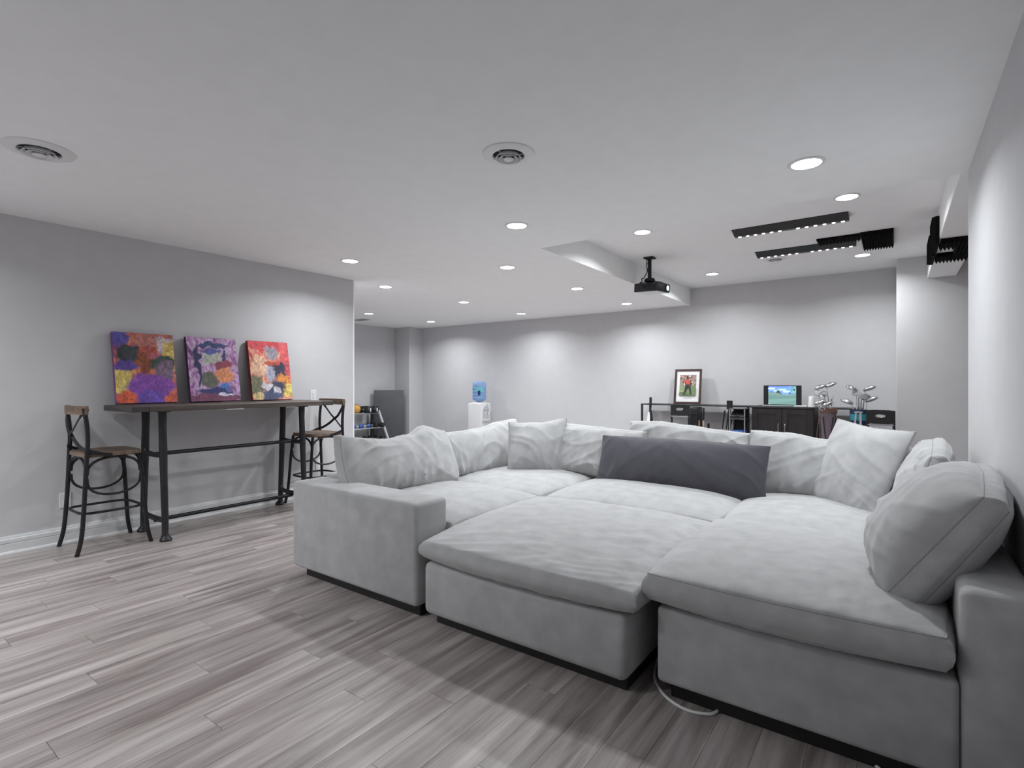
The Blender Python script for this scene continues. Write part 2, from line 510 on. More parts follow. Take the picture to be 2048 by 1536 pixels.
LIGHTS = [
    (-.401, 3.36, CEIL, 'recessed light on the low ceiling nearest the right wall, biggest of them all'),
    (-2.385, 3.36, CEIL, 'recessed light on the low ceiling beyond the middle round vent'),
    (-4.425, 3.35, CEIL, 'recessed light close to the left wall above the right end of the bar table'),
    (-3.32, 4.505, CEIL, 'recessed light on the low ceiling between the two middle rows'),
    (-5.24, 4.505, CEIL, 'recessed light just past the end of the left wall, nearer of two'),
    (-3.335, 6.05, CEIL, 'recessed light on the low ceiling left of the projector, nearer of two'),
    (-5.275, 6.05, CEIL, 'recessed light in the middle of the far low ceiling'),
    (-7.49, 6.06, CEIL, 'recessed light over the dumbbell rack corner beside the left wall end'),
    (-3.345, 7.63, CEIL, 'recessed light beside the back wall, just left of the soffit end'),
    (-5.32, 7.63, CEIL, 'recessed light beside the back wall above the right of the water cooler'),
    (-7.47, 7.58, CEIL, 'recessed light beside the back wall next to the narrow pillar'),
    (-.312, 5.01, HIGH, 'recessed light in the raised ceiling just before the first lamp strip'),
    (-2.02, 4.99, HIGH, 'recessed light in the raised ceiling in front of the projector mount'),
    (-2.02, 7.45, HIGH, 'recessed light in the raised ceiling beside the back wall right of projector'),
    (-.306, 7.38, HIGH, 'recessed light in the raised ceiling under the foam panels by the wall bump'),
]
# first is inferred from the table's shadow; the others are added, unseen fill
LIGHTS += [
    (-4.42, .10, CEIL, 'recessed light close to the left wall near the left bar stool, out of the picture', 0.7),
    (-2.39, .10, CEIL, 'added fill light above the open floor in front of the ottoman, out of the picture', 0.8),
    (-4.42, -1.2, CEIL, 'added fill light behind the camera over the open floor', 2.3),
    (-4.42, -2.4, CEIL, 'added fill light behind the camera, close to the left wall', 2.5),
]
for a in LIGHTS:
    downlight(*a)

def vent(name, x, y, z, label, s=1.0):
    r = thing(name, label, 'ceiling vent', (x, y, z), group='round ceiling vents')
    MB().lathe([(.145 * s, 0), (.143 * s, -.006), (.11 * s, -.016), (.088 * s, -.013), (.084 * s, -.004), (.084 * s, 0)], n=48).build('flange', M_PLAST, r, True)
    MB().lathe([(0, -.0012), (.084 * s, -.0012), (.084 * s, 0)], n=40).build('duct_opening', M_DUCT, r)
    for (r0, r1, z0, z1) in ((.058, .070, -.008, -.027), (.038, .050, -.010, -.030)):
        MB().lathe([(r0 * s, z0), (r1 * s, z1), (r1 * s + .002, z1 + .001), (r0 * s + .003, z0)], n=40, closed=True).build('cone_ring', M_PLAST, r, True)
    MB().lathe([(0, -.035), (.022 * s, -.034), (.027 * s, -.030), (.014 * s, -.012), (0, -.012)], n=32).build('centre_cap', M_PLAST, r, True)
    b = MB()
    for k in range(3):
        a = 2 * PI * k / 3 + .4
        b.tube([(.02 * s * math.cos(a), .02 * s * math.sin(a), -.010), (.085 * s * math.cos(a), .085 * s * math.sin(a), -.008)], .0022, 6)
    b.build('spoke', M_PLAST, r)
    return r
vent('ceiling_vent', -3.646, .80, CEIL, 'round white ceiling vent near the left wall, over the floor', 1.05)
vent('ceiling_vent', -1.678, 2.288, CEIL, 'round white ceiling vent over the middle of the sofa', 0.98)
vent('ceiling_vent', -1.163, 7.0, HIGH, 'round white vent in the raised ceiling just beyond the second lamp strip', 0.85)
r = thing('ceiling_register', 'flat grey ceiling register half hidden by the left wall end', 'vent', (-8.3, 6.55, CEIL))
MB().box((-.18, -.10, -.008), (.18, .10, 0), .003, 1).build('frame', M_PLAST, r)
b = MB()
for k in range(9):
    b.box((-.16, -.085 + k * .02, -.012), (.16, -.079 + k * .02, -.008))
b.build('louvre', M_LGREY, r)

# lamp strips in the raised ceiling
def lamp_strip(y, label):
    r = thing('lamp_strip', label, 'ceiling light', (-.81, y, HIGH), group='black strips of small lamps')
    MB().prism([(-.085, 0), (-.085, -.006), (.035, -.045), (.085, -.045), (.085, 0)], 0, -.48, .48).build('housing', M_BLACK, r)
    xs = [-.435 + .0715 * k for k in range(6)] + [.075 + .0715 * k for k in range(6)]
    lamp = None
    for q in xs:
        if lamp is None:
            lamp = MB().lathe([(0, -.0035), (.010, -.003), (.0155, 0)], n=16).build('lamp', M_LED, r, True)
        else:
            lamp = lamp.copy(); COL.objects.link(lamp); lamp.parent = r
        lamp.location = (q, .060, -.0455)
    bz = MB()
    for q in xs[:-1]:
        bz.box((q + .032, .056, -.0475), (q + .040, .064, -.045))
    bz.build('spacer', M_CHROME, r)['kind'] = 'stuff'
    MB().box((-.495, -.086, -.012), (-.48, .086, 0), .002, 1).build('end_plate', M_PLAST, r)
    ld = bpy.data.lights.new('strip_beam', 'AREA'); ld.shape = 'RECTANGLE'; ld.size = .9; ld.size_y = .03; ld.energy = 5; ld.color = (1, .93, .84)
    lo = bpy.data.objects.new('strip_beam', ld); COL.objects.link(lo); lo.location = (-.81, y + .06, HIGH - .06)
    return r
lamp_strip(5.515, 'black strip of twelve small lamps in the raised ceiling, nearer of two')
lamp_strip(6.585, 'black strip of twelve small lamps beside the ceiling foam, farther of two')

# acoustic foam: sawtooth sheets
def foam(name, x0, x1, y0, y1, z, label, teeth=10, th=.05, down=True, parent_rot=None):
    b = MB()
    n = teeth
    poly = [(x0, 0)]
    s = -1 if down else 1
    for k in range(n):
        xa = x0 + (x1 - x0) * k / n; xb = x0 + (x1 - x0) * (k + 1) / n
        poly += [(xa, s * th * .45), ((xa + xb) / 2, s * th)]
    poly += [(x1, s * th * .45), (x1, 0)]
    cx, cy = (x0 + x1) / 2, (y0 + y1) / 2
    b.prism([(p[0] - cx, p[1]) for p in poly], 1, y0 - cy, y1 - cy)
    o = b.build(name, M_FOAM)
    o.location = (cx, cy, z)
    return tag(o, label, 'foam panel', 'black acoustic foam')
foam('acoustic_foam', -.66, -.285, 6.285, 6.495, HIGH, 'flat black foam strip on the raised ceiling behind the far lamp strip', 12, .035)
foam('acoustic_foam', -.28, -.01, 6.26, 6.97, HIGH, 'ridged black foam sheet on the raised ceiling, right end of the far strip', 11, .05)
# pieces wrapped around the dropped beam
foam('acoustic_foam', .318, .566, 5.78, 6.08, CEIL, 'ridged black foam strip under the dropped beam, nearest the sofa', 9, .05)
foam('acoustic_foam', .435, .566, 6.085, 6.39, CEIL, 'small ridged black foam block under the dropped beam beside the white gap', 5, .05)
foam('acoustic_foam', .318, .566, 6.395, 6.70, CEIL, 'ridged black foam strip under the dropped beam, farther from the sofa', 9, .05)
def foam_side(y0, y1, z0, z1, label, teeth):
    b = MB()
    poly = [(y0, 0)]
    for k in range(teeth):
        a, c2 = y0 + (y1 - y0) * k / teeth, y0 + (y1 - y0) * (k + 1) / teeth
        poly += [(a, -.025), ((a + c2) / 2, -.05)]
    poly += [(y1, -.025), (y1, 0)]
    vs = [(p[1], p[0], z0) for p in poly] + [(p[1], p[0], z1) for p in poly]
    k = len(poly)
    fs = [tuple(range(k)), tuple(range(k, 2 * k))[::-1]] + [(i, (i + 1) % k, k + (i + 1) % k, k + i) for i in range(k)]
    o = b.add(vs, fs).build('acoustic_foam', M_FOAM)
    o.location = (.305, 0, 0)
    return tag(o, label, 'foam panel', 'black acoustic foam')
foam_side(5.75, 6.12, CEIL - .05, 2.66, 'ridged black foam sheet on the left side of the dropped beam, nearer', 5)
foam_side(6.25, 6.72, CEIL - .05, 2.62, 'ridged black foam sheet on the left side of the dropped beam, farther', 6)

# projector
pr = thing('projector', 'black ceiling projector with lit lens hanging from a pole in the raised bay', 'projector', (-2.36, 6.05, HIGH))
MB().box((-.06, -.06, -.016), (.06, .06, 0), .012, 3).build('ceiling_plate', M_BLACKM, pr, True)
MB().tube([(0, 0, -.016), (0, 0, -.26)], .022, 14).build('pole', M_BLACKM, pr, True)
MB().tube(spline([(-.03, .0, -.02), (-.04, -.005, -.08), (-.025, -.01, -.16), (-.06, -.02, -.235), (-.09, -.02, -.245), (-.085, -.02, -.27), (-.12, -.02, -.30)], 6), .006, 6).build('cable', M_BLACK, pr, True)
MB().box((-.046, -.012, -.085), (-.026, .008, -.055), .003, 1).build('cable_clip', M_LGREY, pr)
MB().lathe([(.0, -.25), (.05, -.25), (.062, -.262), (.06, -.285), (.04, -.296), (0, -.296)], n=20).build('swivel_hub', M_BLACKM, pr, True)
body_rot = Matrix.Rotation(R(-13), 4, 'Z') @ Matrix.Rotation(R(4), 4, 'Y')
M0 = Matrix.Translation((0.02, 0.02, -.365)) @ body_rot
a_ = MB()
for sx, sy in ((-.13, -.09), (.13, -.09), (-.13, .09), (.13, .09)):
    p1 = M0 @ Vector((sx, sy, .055))
    a_.strap([(0, 0, -.285), (p1.x * .6, p1.y * .6, -.292), p1], (0, 0, 1), .006, .016)
a_.build('bracket_arm', M_BLACKM, pr)
MB().box((-.165, -.125, -.05), (.165, .125, .05), .008, 2, M0).build('body', M_BLACK, pr, True)
MB().box((-.158, -.118, -.0535), (.158, .118, -.0495), .001, 1, M0).build('underside_plate', M_SILVER, pr)
MB().lathe([(.040, 0), (.042, .008), (.036, .016), (.030, .010)], n=28, M=M0 @ Matrix.Translation((.163, .07, 0)) @ Matrix.Rotation(R(90), 4, 'Y')).build('lens_ring', M_BLACK, pr, True)
M_PLENS = mat('projector_lens', (0.55, 0.85, 1.0), 0.1, emit=3.0)
MB().lathe([(0, .012), (.018, .011), (.030, .006)], n=28, M=M0 @ Matrix.Translation((.163, .07, 0)) @ Matrix.Rotation(R(90), 4, 'Y')).build('lens', M_PLENS, pr, True)
b = MB()
for k in range(9):
    b.box((.02 + k * .014, -.128, -.035), (.027 + k * .014, -.124, .035), 0, 1, M0)
b.build('grille', M_BLACKM, pr)
MB().lathe([(.020, 0), (.022, .004), (.012, .006), (0, .006)], n=20, M=M0 @ Matrix.Translation((-.02, -.125, .0)) @ Matrix.Rotation(R(90), 4, 'X')).build('speaker_port', M_BLACKM, pr, True)

# ------------------------------------------------------------------ cushions
def ridge(p, seed):
    return 1 - abs(noise.noise(Vector((p[0], p[1], seed * 7.31)))) * 2.2

def cushion(name, Wd, H, T, edge=.45, n=2.6, kc=.18, ko=.0, side=.015, wr=.006, seed=1, N=44, M=30, deform=None, m=None, parent=None, pip=True, dirs=((1, 3, 20),), nz=.5):
    """soft block: x across (-W/2..W/2), z up (0..H), thickness along y. Front is -y."""
    m = m or M_FAB
    cl = lambda s: s * (1.42 - .42 * s * s)
    us = [cl(-1 + 2 * i / N) for i in range(N + 1)]
    vs_ = [cl(-1 + 2 * j / M) for j in range(M + 1)]
    us = [max(-1, min(1, u)) for u in us]; vs_ = [max(-1, min(1, v)) for v in vs_]
    def base(a, c):
        a2 = a * math.sqrt(max(0, 1 - kc * c * c / 2)) * (1 + ko * (1 - c * c))
        c2 = c * math.sqrt(max(0, 1 - kc * a * a / 2)) * (1 + ko * (1 - a * a))
        return a2, c2
    def thick(a, c):
        q = max(0, (1 - abs(a) ** n) * (1 - abs(c) ** n)) ** nz
        return edge + (1 - edge) * q, q
    def wrinkle(a, c, s, q):
        w = 0
        px, pz = a * Wd / 2, c * H / 2
        for dd in dirs:
            fx, fz, angd = dd[:3]
            mk = dd[3] if len(dd) > 3 else ''
            ca, sa = math.cos(R(angd)), math.sin(R(angd))
            u, v = px * ca + pz * sa, -px * sa + pz * ca
            wv = noise.noise(Vector((u * 2.2, v * 2.2, seed * 3.7)))
            r_ = ridge((u * fx + wv * .8, v * fz + wv * 1.2), seed + s + angd)
            r_ = max(r_, -.2)
            r_ = r_ * abs(r_)
            k_ = .35 + .9 * max(0, noise.noise(Vector((u * 3, v * 3, seed + 50 + angd))))
            if 'b' in mk: k_ *= max(0, .35 - .9 * c) * 1.3
            if 't' in mk: k_ *= max(0, .35 + .9 * c) * 1.3
            if 'l' in mk: k_ *= max(0, .3 - .9 * a) * 1.3
            if 'r' in mk: k_ *= max(0, .3 + .9 * a) * 1.3
            w += (r_ - .3) * k_
        return w * wr * min(1, q * 2.2 + .10)
    def P(a, c, t, s):
        a2, c2 = base(a, c)
        th, q = thick(a, c)
        y = s * th * T / 2
        y += s * wrinkle(a, c, s, q)
        p = Vector((a2 * Wd / 2, y, (c2 + 1) * H / 2))
        if deform:
            p = deform(p, a, c, s)
        return p
    verts, faces = [], []
    idx = {}
    for s in (-1, 1):
        for i in range(N + 1):
            for j in range(M + 1):
                idx[(s, i, j)] = len(verts)
                verts.append(P(us[i], vs_[j], s, s))
        for i in range(N):
            for j in range(M):
                faces.append((idx[(s, i, j)], idx[(s, i + 1, j)], idx[(s, i + 1, j + 1)], idx[(s, i, j + 1)]))
    rim = [(i, 0) for i in range(N)] + [(N, j) for j in range(M)] + [(i, M) for i in range(N, 0, -1)] + [(0, j) for j in range(M, 0, -1)]
    K = 4
    loops = [[idx[(-1, i, j)] for i, j in rim]]
    for k in range(1, K):
        t = -1 + 2 * k / K
        lp = []
        for q_, (i, j) in enumerate(rim):
            a, c = us[i], vs_[j]
            a2, c2 = base(a, c)
            o = side * (1 - t * t) + .0035 * noise.noise(Vector((q_ * .5, t, seed)))
            nx = (abs(a) > .999) * math.copysign(1, a); nz_ = (abs(c) > .999) * math.copysign(1, c)
            p = Vector((a2 * Wd / 2 + nx * o, t * edge * T / 2, (c2 + 1) * H / 2 + nz_ * o))
            if deform:
                p = deform(p, a, c, t)
            lp.append(len(verts)); verts.append(p)
        loops.append(lp)
    loops.append([idx[(1, i, j)] for i, j in rim])
    L_ = len(rim)
    for k in range(K):
        for q in range(L_):
            faces.append((loops[k][q], loops[k][(q + 1) % L_], loops[k + 1][(q + 1) % L_], loops[k + 1][q]))
    b = MB(); b.add(verts, faces)
    o = b.build(name, m, parent, True, 75)
    if pip:
        for lp in (loops[0], loops[-1]):
            MB().tube([verts[q] for q in lp], .0022, 5, closed=True).build('piping', M_FAB2 if m is M_FAB else m, o, True)
    return o

def lay(o, cx, cy, z):
    """turn a cushion built upright so that its front faces up; (cx, cy) is the middle of its near edge"""
    o.rotation_euler = (R(-90), 0, 0)
    o.location = (cx, cy, z)

# ------------------------------------------------------------------ the sectional sofa
def section(label, loc):
    return thing('sofa_section', label, 'sofa', loc, group='grey sectional sofa')
def fabbox(lo, hi, name, root, bev=.022):
    b = MB()
    b.box(lo, hi, bev, 3)
    o = b.build(name, M_FAB, root, True, 60)
    return o
def plinth(lo, hi, root):
    return MB().box((lo[0], lo[1], 0), (hi[0], hi[1], .07), .004, 1).build('plinth', M_PLINTH, root)

# left front section: arm across its near end
s = section('light grey sofa section with a square arm, next to the bar table', (0, 0, 0))
fabbox((-2.96, 2.19, .062), (-2.0, 3.07, .335), 'base', s)
fabbox((-3.175, 1.95, .06), (-2.03, 2.195, .607), 'arm', s, .026)
fabbox((-3.175, 2.19, .06), (-2.95, 3.07, .63), 'back_frame', s, .03)
plinth((-3.09, 2.0), (-2.05, 3.05), s)
def sag(amp, cu=0, cv=0):
    def f(p, a, c, t):
        p.y += amp * math.exp(-((a - cu) ** 2 + (c - cv) ** 2) * 1.6)
        return p
    return f
def seat(root, cx, y0, Wd, D, z, T=.22, edge=.38, seed=1, wr=.0032, deform=None, **k):
    k.setdefault('pip', False)
    o = cushion('seat_cushion', Wd, D, T, edge=edge, n=2.7, kc=.20, side=.020, wr=wr, seed=seed, N=84, M=70, parent=root, deform=deform, **k)
    o.rotation_euler = (R(-90), 0, 0)          # front (local -y) faces up, local z runs away from the camera
    o.location = (cx, y0, z)
    return o
seat(s, -2.465, 2.17, .99, .93, .418, seed=3, dirs=((2, 9, 10), (3, 16, 90, 'r')))

s = section('light grey corner sofa section holding the light throw pillow', (0, 0, 0))
fabbox((-2.96, 3.08, .062), (-1.99, 4.06, .335), 'base', s)
fabbox((-3.175, 3.08, .06), (-2.95, 4.28, .63), 'back_frame', s, .03)
fabbox((-2.96, 4.05, .06), (-1.99, 4.28, .63), 'back_frame', s, .03)
plinth((-3.09, 3.1), (-2.03, 4.2), s)
seat(s, -2.475, 3.07, 1.0, .98, .420, seed=5, dirs=((2, 9, 10), (2, 9, 60)))

s = section('light grey armless sofa section behind the ottoman', (0, 0, 0))
fabbox((-1.98, 3.08, .062), (-.815, 4.06, .335), 'base', s)
fabbox((-1.98, 4.05, .06), (-.815, 4.28, .63), 'back_frame', s, .03)
plinth((-1.94, 3.1), (-.86, 4.2), s)
seat(s, -1.385, 3.07, 1.19, .98, .418, seed=8, dirs=((2, 9, 5), (3, 16, 90, 'b')))

s = section('light grey corner sofa section under the square throw pillow by the right wall', (0, 0, 0))
fabbox((-.805, 3.08, .062), (.15, 4.06, .34), 'base', s)
fabbox((-.805, 4.05, .06), (.15, 4.28, .63), 'back_frame', s, .03)
fabbox((.15, 3.08, .06), (.335, 4.28, .65), 'back_frame', s, .03)
plinth((-.77, 3.1), (.28, 4.2), s)
seat(s, -.32, 3.07, .98, .98, .425, seed=11, dirs=((2, 9, 10), (2, 9, 60)))

s = section('light grey sofa section beside the right wall, front edge facing the camera', (0, 0, 0))
fabbox((-.765, 2.03, .062), (.155, 3.07, .362), 'base', s)
fabbox((.155, 2.03, .06), (.338, 3.07, .637), 'back_frame', s, .03)
plinth((-.72, 2.07), (.3, 3.05), s)
seat(s, -.335, 1.985, .965, 1.10, .440, T=.21, edge=.47, seed=14, wr=.0038, pip=True, dirs=((2, 9, 5), (3, 10, 60), (4, 20, 90, 'b')))

s = section('light grey square ottoman in the middle of the sectional', (0, 0, 0))
fabbox((-1.982, 1.95, .05), (-.858, 3.06, .318), 'base', s, .035)
plinth((-1.93, 2.0), (-.875, 3.02), s)
def ott(p, a, c, t):
    p.y += .030 * max(0, -c - .1)                 # local +y is down: the near edge slumps
    p.y -= .012 * max(0, c)
    return p
seat(s, -1.405, 1.925, 1.215, 1.175, .408, T=.20, edge=.40, seed=21, wr=.0075, deform=ott, dirs=((2, 14, 28, 'r'), (2, 13, -14, 'r'), (2, 8, 10), (3, 18, 14, 'b')))

# loose cushions --------------------------------------------------------------
def hmod(pts):
    """height of the top edge along the width, as offsets at a = -1..1"""
    def g(a):
        x = (a + 1) / 2 * (len(pts) - 1)
        i = min(int(x), len(pts) - 2)
        f = x - i
        f = f * f * (3 - 2 * f)
        return pts[i] * (1 - f) + pts[i + 1] * f
    return g
def back_cushion(label, Wd, H, T, loc, rot, top, seed, edge=.33, wr=.022, dirs=((2, 12, 82, 'b'), (2, 10, 110, 't'), (2, 8, 25), (2, 9, -35, 'r'), (2, 9, 40, 'l')), lean=0.0, back=.6, **k):
    g = hmod(top)
    def d(p, a, c, t):
        h = p.z / H
        p.z += g(a) * max(0, h) ** 1.5
        p.y += lean * h * h - .03 * math.sin(PI * min(1, max(0, h))) * 0
        # belly: filling sinks towards the bottom
        p.y *= 1 + .22 * (0.45 - h)
        if p.y > 0:
            p.y *= back
        return p
    o = cushion('back_cushion', Wd, H, T, edge=edge, n=2.5, kc=.16, side=.02, wr=wr, seed=seed, deform=d, dirs=dirs, N=100, M=60, **k)
    o.location = loc
    o.rotation_euler = [R(x) for x in rot]
    return tag(o, label, 'cushion', 'grey back cushions of the sectional')
# left side, facing +x  (rot z = 90 turns the front to +x, and local +x to +y)
back_cushion('slumped light grey back cushion above the square arm, near the bar table', .98, .42, .30, (-2.80, 2.60, .475), (-24, 3, 86), [.0, -.03, -.04, -.015, .055, .02], 31)
back_cushion('crumpled light grey back cushion in the left corner, right of the slumped one', .95, .385, .27, (-2.84, 3.58, .475), (-16, 0, 84), [-.02, -.02, -.01, .03, .05], 33)
back_cushion('light grey back cushion between the throw pillow and the charcoal pillow', .98, .41, .28, (-2.06, 3.92, .475), (-14, 0, -4), [.0, .0, -.01, -.02, -.02], 35)
back_cushion('tallest light grey back cushion standing behind the charcoal pillow', .92, .435, .26, (-1.29, 4.0, .475), (-10, 0, 0), [.02, .02, .0, -.02, -.03], 37)
back_cushion('light grey back cushion right of the charcoal pillow', .92, .42, .28, (-.38, 3.96, .475), (-12, 0, -3), [.01, .0, -.03, .0, -.04], 39)
back_cushion('plump light grey cushion seen end-on behind the square throw pillow', .80, .42, .29, (.10, 3.60, .50), (-14, 0, -92), [.0, .01, .01, .0, -.02], 41)
# big near cushion lolling over the right back frame
back_cushion('big plump light grey cushion lolling over the right back frame, nearest the camera', .80, .475, .44, (.036, 2.60, .478), (-33, 0, -93), [.01, .01, .01, .0, -.01], 43, edge=.24, wr=.018, back=.50, dirs=((2, 9, 15), (2, 10, 75, 'l'), (2, 11, 100, 'b'), (2, 9, -30)))

def throw(name, label, Wd, H, T, loc, rot, seed, m, wr=.014, top=(0, 0, 0), dirs=((2, 10, 40, 'l'), (2, 10, -40, 'r'), (2, 11, 80, 'b'), (2, 8, -35)), group=None, ko=-.035):
    g = hmod(list(top))
    def d(p, a, c, t):
        h = p.z / H
        p.z += g(a) * h
        return p
    o = cushion(name, Wd, H, T, edge=.05, n=2.0, kc=.0, ko=ko, side=.004, wr=wr, seed=seed, deform=d, m=m, dirs=dirs, N=80, M=64, pip=True, nz=.6)
    o.location = loc
    o.rotation_euler = [R(x) for x in rot]
    return tag(o, label, 'pillow', group)
throw('throw_pillow', 'light grey square throw pillow in the far left corner of the sofa', .50, .46, .19, (-2.42, 3.70, .48), (-16, 3, 40), 51, M_FAB, top=(-.03, -.01, .03))
throw('lumbar_pillow', 'long charcoal lumbar pillow lying across the back of the sofa', 1.22, .37, .19, (-1.275, 3.69, .478), (-20, 0, -2), 53, M_DARKFAB, top=(.0, .01, .0), ko=-.02)
throw('throw_pillow', 'light grey square throw pillow leaning in the right corner of the sofa', .60, .55, .17, (-.285, 3.72, .485), (-23, 3, -49), 55, M_FAB, top=(0, -.01, .0))

# ------------------------------------------------------------------ cord under the sofa
cr = MB().tube(spline([(-.86, 2.30, .006), (-.835, 2.20, .006), (-.80, 2.12, .006), (-.73, 2.045, .006), (-.65, 2.01, .006), (-.585, 2.02, .006), (-.545, 2.06, .006), (-.53, 2.2, .006)], 8), .0058, 8).build('power_cord', M_CORD, None, True)
tag(cr, 'white cord looping out from under the sofa between ottoman and right section', 'cord')
cr = MB().tube(spline([(-.13, 2.2, .006), (-.07, 2.10, .006), (-.01, 2.03, .006), (.05, 1.96, .006), (.12, 1.88, .006)], 8), .0055, 8).build('power_cord', M_CORD, None, True)
tag(cr, 'white cord on the floor under the front of the right sofa section', 'cord')

# ------------------------------------------------------------------ bar table
bt = thing('bar_table', 'long narrow bar table with wooden top and cast iron frame against left wall', 'table', (-4.9, 2.41, 0))
def L(p):
    return (p[0] + 4.9, p[1] - 2.41, p[2])
MB().box(L((-5.19, 1.535 + .12, 1.022)), L((-4.62, 3.295 - .12, 1.066)), .004, 1).build('tabletop', M_TABLE, bt)
for y0, y1 in ((1.535, 1.655), (3.175, 3.295)):
    MB().box(L((-5.19, y0, 1.022)), L((-4.62, y1, 1.0655)), .004, 1).build('breadboard_end', M_TABEND, bt)
for y in (1.785, 3.005):
    for x0, x1 in ((-4.725, -4.675), (-5.055, -5.1)):
        MB().tube([L((x0, y, 1.022)), L((x0, y, .9)), L((x0 * .7 + x1 * .3, y, .68)), L((x0 * .5 + x1 * .5, y, .5)), L((x1, y, .14)), L((x1, y, .05)), L((x1, y, .035))], [.030, .027, .029, .026, .024, .023, .03], 14).build('leg', M_IRON2, bt, True)
        MB().lathe([(0, 0), (.042, 0), (.044, .012), (.036, .024), (.026, .04), (0, .045)], L((x1 + (.012 if x0 > -4.9 else -.012), y, 0)), 18).build('foot', M_IRON2, bt, True)
        MB().box(L((x0 - .06, y - .035, 1.012)), L((x0 + .06, y + .035, 1.0225)), .003, 1).build('mounting_plate', M_IRON2, bt)
    for z, xa, xb in ((.668, -4.71, -5.07), (.155, -4.68, -5.095)):
        b = MB()
        b.tube(spline([L((xa, y, z + .06)), L((xa - .015, y, z + .022)), L((xa - .05, y, z)), L(((xa + xb) / 2, y, z - .006)), L((xb + .05, y, z)), L((xb + .015, y, z + .022)), L((xb, y, z + .06))], 6), .021, 10)
        b.tube(spline([L((xa, y, z - .06)), L((xa - .015, y, z - .022)), L((xa - .05, y, z - .004)), L((xb + .05, y, z - .004)), L((xb + .015, y, z - .022)), L((xb, y, z - .06))], 6), .016, 10)
        b.build('crossbar', M_IRON2, bt, True)
for z in (.666, .128):
    MB().tube([L((-4.885, 1.785, z)), L((-4.885, 3.005, z))], .0165, 14).build('stretcher_rail', M_IRON, bt, True)
tg = MB().box(L((-4.632, 2.23, 1.0175)), L((-4.612, 2.38, 1.0215)), .001, 1).build('paper_tag', M_PAPER, bt)
tg['label'] = 'white paper tag under the table edge'

# ------------------------------------------------------------------ bar stools
def stool(loc, rot, label):
    r = thing('bar_stool', label, 'bar stool', loc, rot, group='cross-back bar stools')
    # seat: rounded square, slightly dished
    n = 44
    prof = []
    for k in range(n):
        a = 2 * PI * k / n
        ex = 5.5
        ca, sa = math.cos(a), math.sin(a)
        rr = 1 / (abs(ca) ** ex + abs(sa) ** ex) ** (1 / ex)
        prof.append((ca * rr * .198, sa * rr * .192))
    vs, fs = [], []
    rings = [(0.0, .726), (.5, .727), (.9, .732), (.98, .730), (1.0, .722), (1.0, .702), (.96, .697), (0, .697)]
    for s_, z in rings:
        for px, py in prof:
            vs.append((px * max(s_, .001), py * max(s_, .001), z))
    for i in range(len(rings) - 1):
        for k in range(n):
            fs.append((i * n + k, i * n + (k + 1) % n, (i + 1) * n + (k + 1) % n, (i + 1) * n + k))
    MB().add(vs, fs).build('seat', M_SEATW, r, True)
    for sx in (-1, 1):
        # rear leg runs on up to the crest rail
        MB().tube(spline([(sx * .208, -.232, 0), (sx * .203, -.205, .12), (sx * .198, -.19, .30), (sx * .196, -.18, .50), (sx * .198, -.172, .70), (sx * .200, -.166, .82), (sx * .200, -.172, .94), (sx * .198, -.188, 1.06)], 6), .0145, 10).build('leg', M_IRON, r, True)
        MB().tube(spline([(sx * .208, .235, 0), (sx * .200, .212, .12), (sx * .190, .198, .30), (sx * .182, .185, .5), (sx * .172, .165, .70)], 6), .0145, 10).build('leg', M_IRON, r, True)
    # foot ring
    ring = []
    for k in range(40):
        a = 2 * PI * k / 40
        ca, sa = math.cos(a), math.sin(a)
        rr = 1 / (abs(ca) ** 5 + abs(sa) ** 5) ** .2
        ring.append((ca * rr * .185, sa * rr * .195, .29))
    MB().tube(ring, .0095, 8, closed=True).build('foot_ring', M_IRON, r, True)
    # arches under the seat, each a bent tube between two legs
    def arch(p, q, up):
        p, q = Vector(p), Vector(q)
        pts = []
        for k in range(15):
            t = k / 14
            a = PI * t
            m_ = p.lerp(q, .5 - .5 * math.cos(a))
            pts.append((m_.x, m_.y, p.z + up * math.sin(a) ** .7))
        return pts
    z = .57
    for p, q in (((-.182, -.172), (.182, -.172)), ((-.17, .176), (.17, .176)), ((-.182, -.165), (-.172, .17)), ((.182, -.165), (.172, .17))):
        MB().tube(arch((*p, z), (*q, z), .122), .010, 8).build('seat_arch', M_IRON, r, True)
    for sx in (-1, 1):
        MB().tube(arch((sx * .180, -.165, .545), (sx * .172, .175, .545), -.135), .009, 8).build('side_hoop', M_IRON, r, True)
    # crest rail, curved back
    pts = [(-.215, -.175, 1.045), (-.11, -.212, 1.045), (0, -.226, 1.045), (.11, -.212, 1.045), (.215, -.175, 1.045)]
    MB().strap(spline(pts, 6), (0, 0, 1), .062, .022).build('crest_rail', M_SEATW, r)
    # crossed straps from the crest rail down to the seat sides
    for sx in (-1, 1):
        pts = [(sx * .19, -.172, 1.045), (sx * .155, -.20, .995), (sx * .06, -.215, .90), (0, -.213 - sx * .004, .86), (-sx * .08, -.205, .81), (-sx * .165, -.188, .765), (-sx * .208, -.15, .745), (-sx * .208, -.06, .715), (-sx * .205, -.02, .708)]
        MB().strap(spline(pts, 6), (0, 0.25, 1), .024, .006).build('cross_strap', M_IRON, r)
        MB().lathe([(0, .008), (.006, .007), (.011, .003), (.012, 0)], n=12, M=Matrix.Translation((sx * .185, -.162, 1.047)) @ Matrix.Rotation(R(-90), 4, 'X')).build('bolt', M_IRON, r, True)
    return r
st = stool((-4.945, 1.475, 0), (0, 0, 0), 'cross-back bar stool with wooden seat at the left end of bar table')
dup(st, 'cross-back bar stool with wooden seat at the right end of bar table, behind sofa', (-4.915, 3.305, 0), (0, 0, PI))

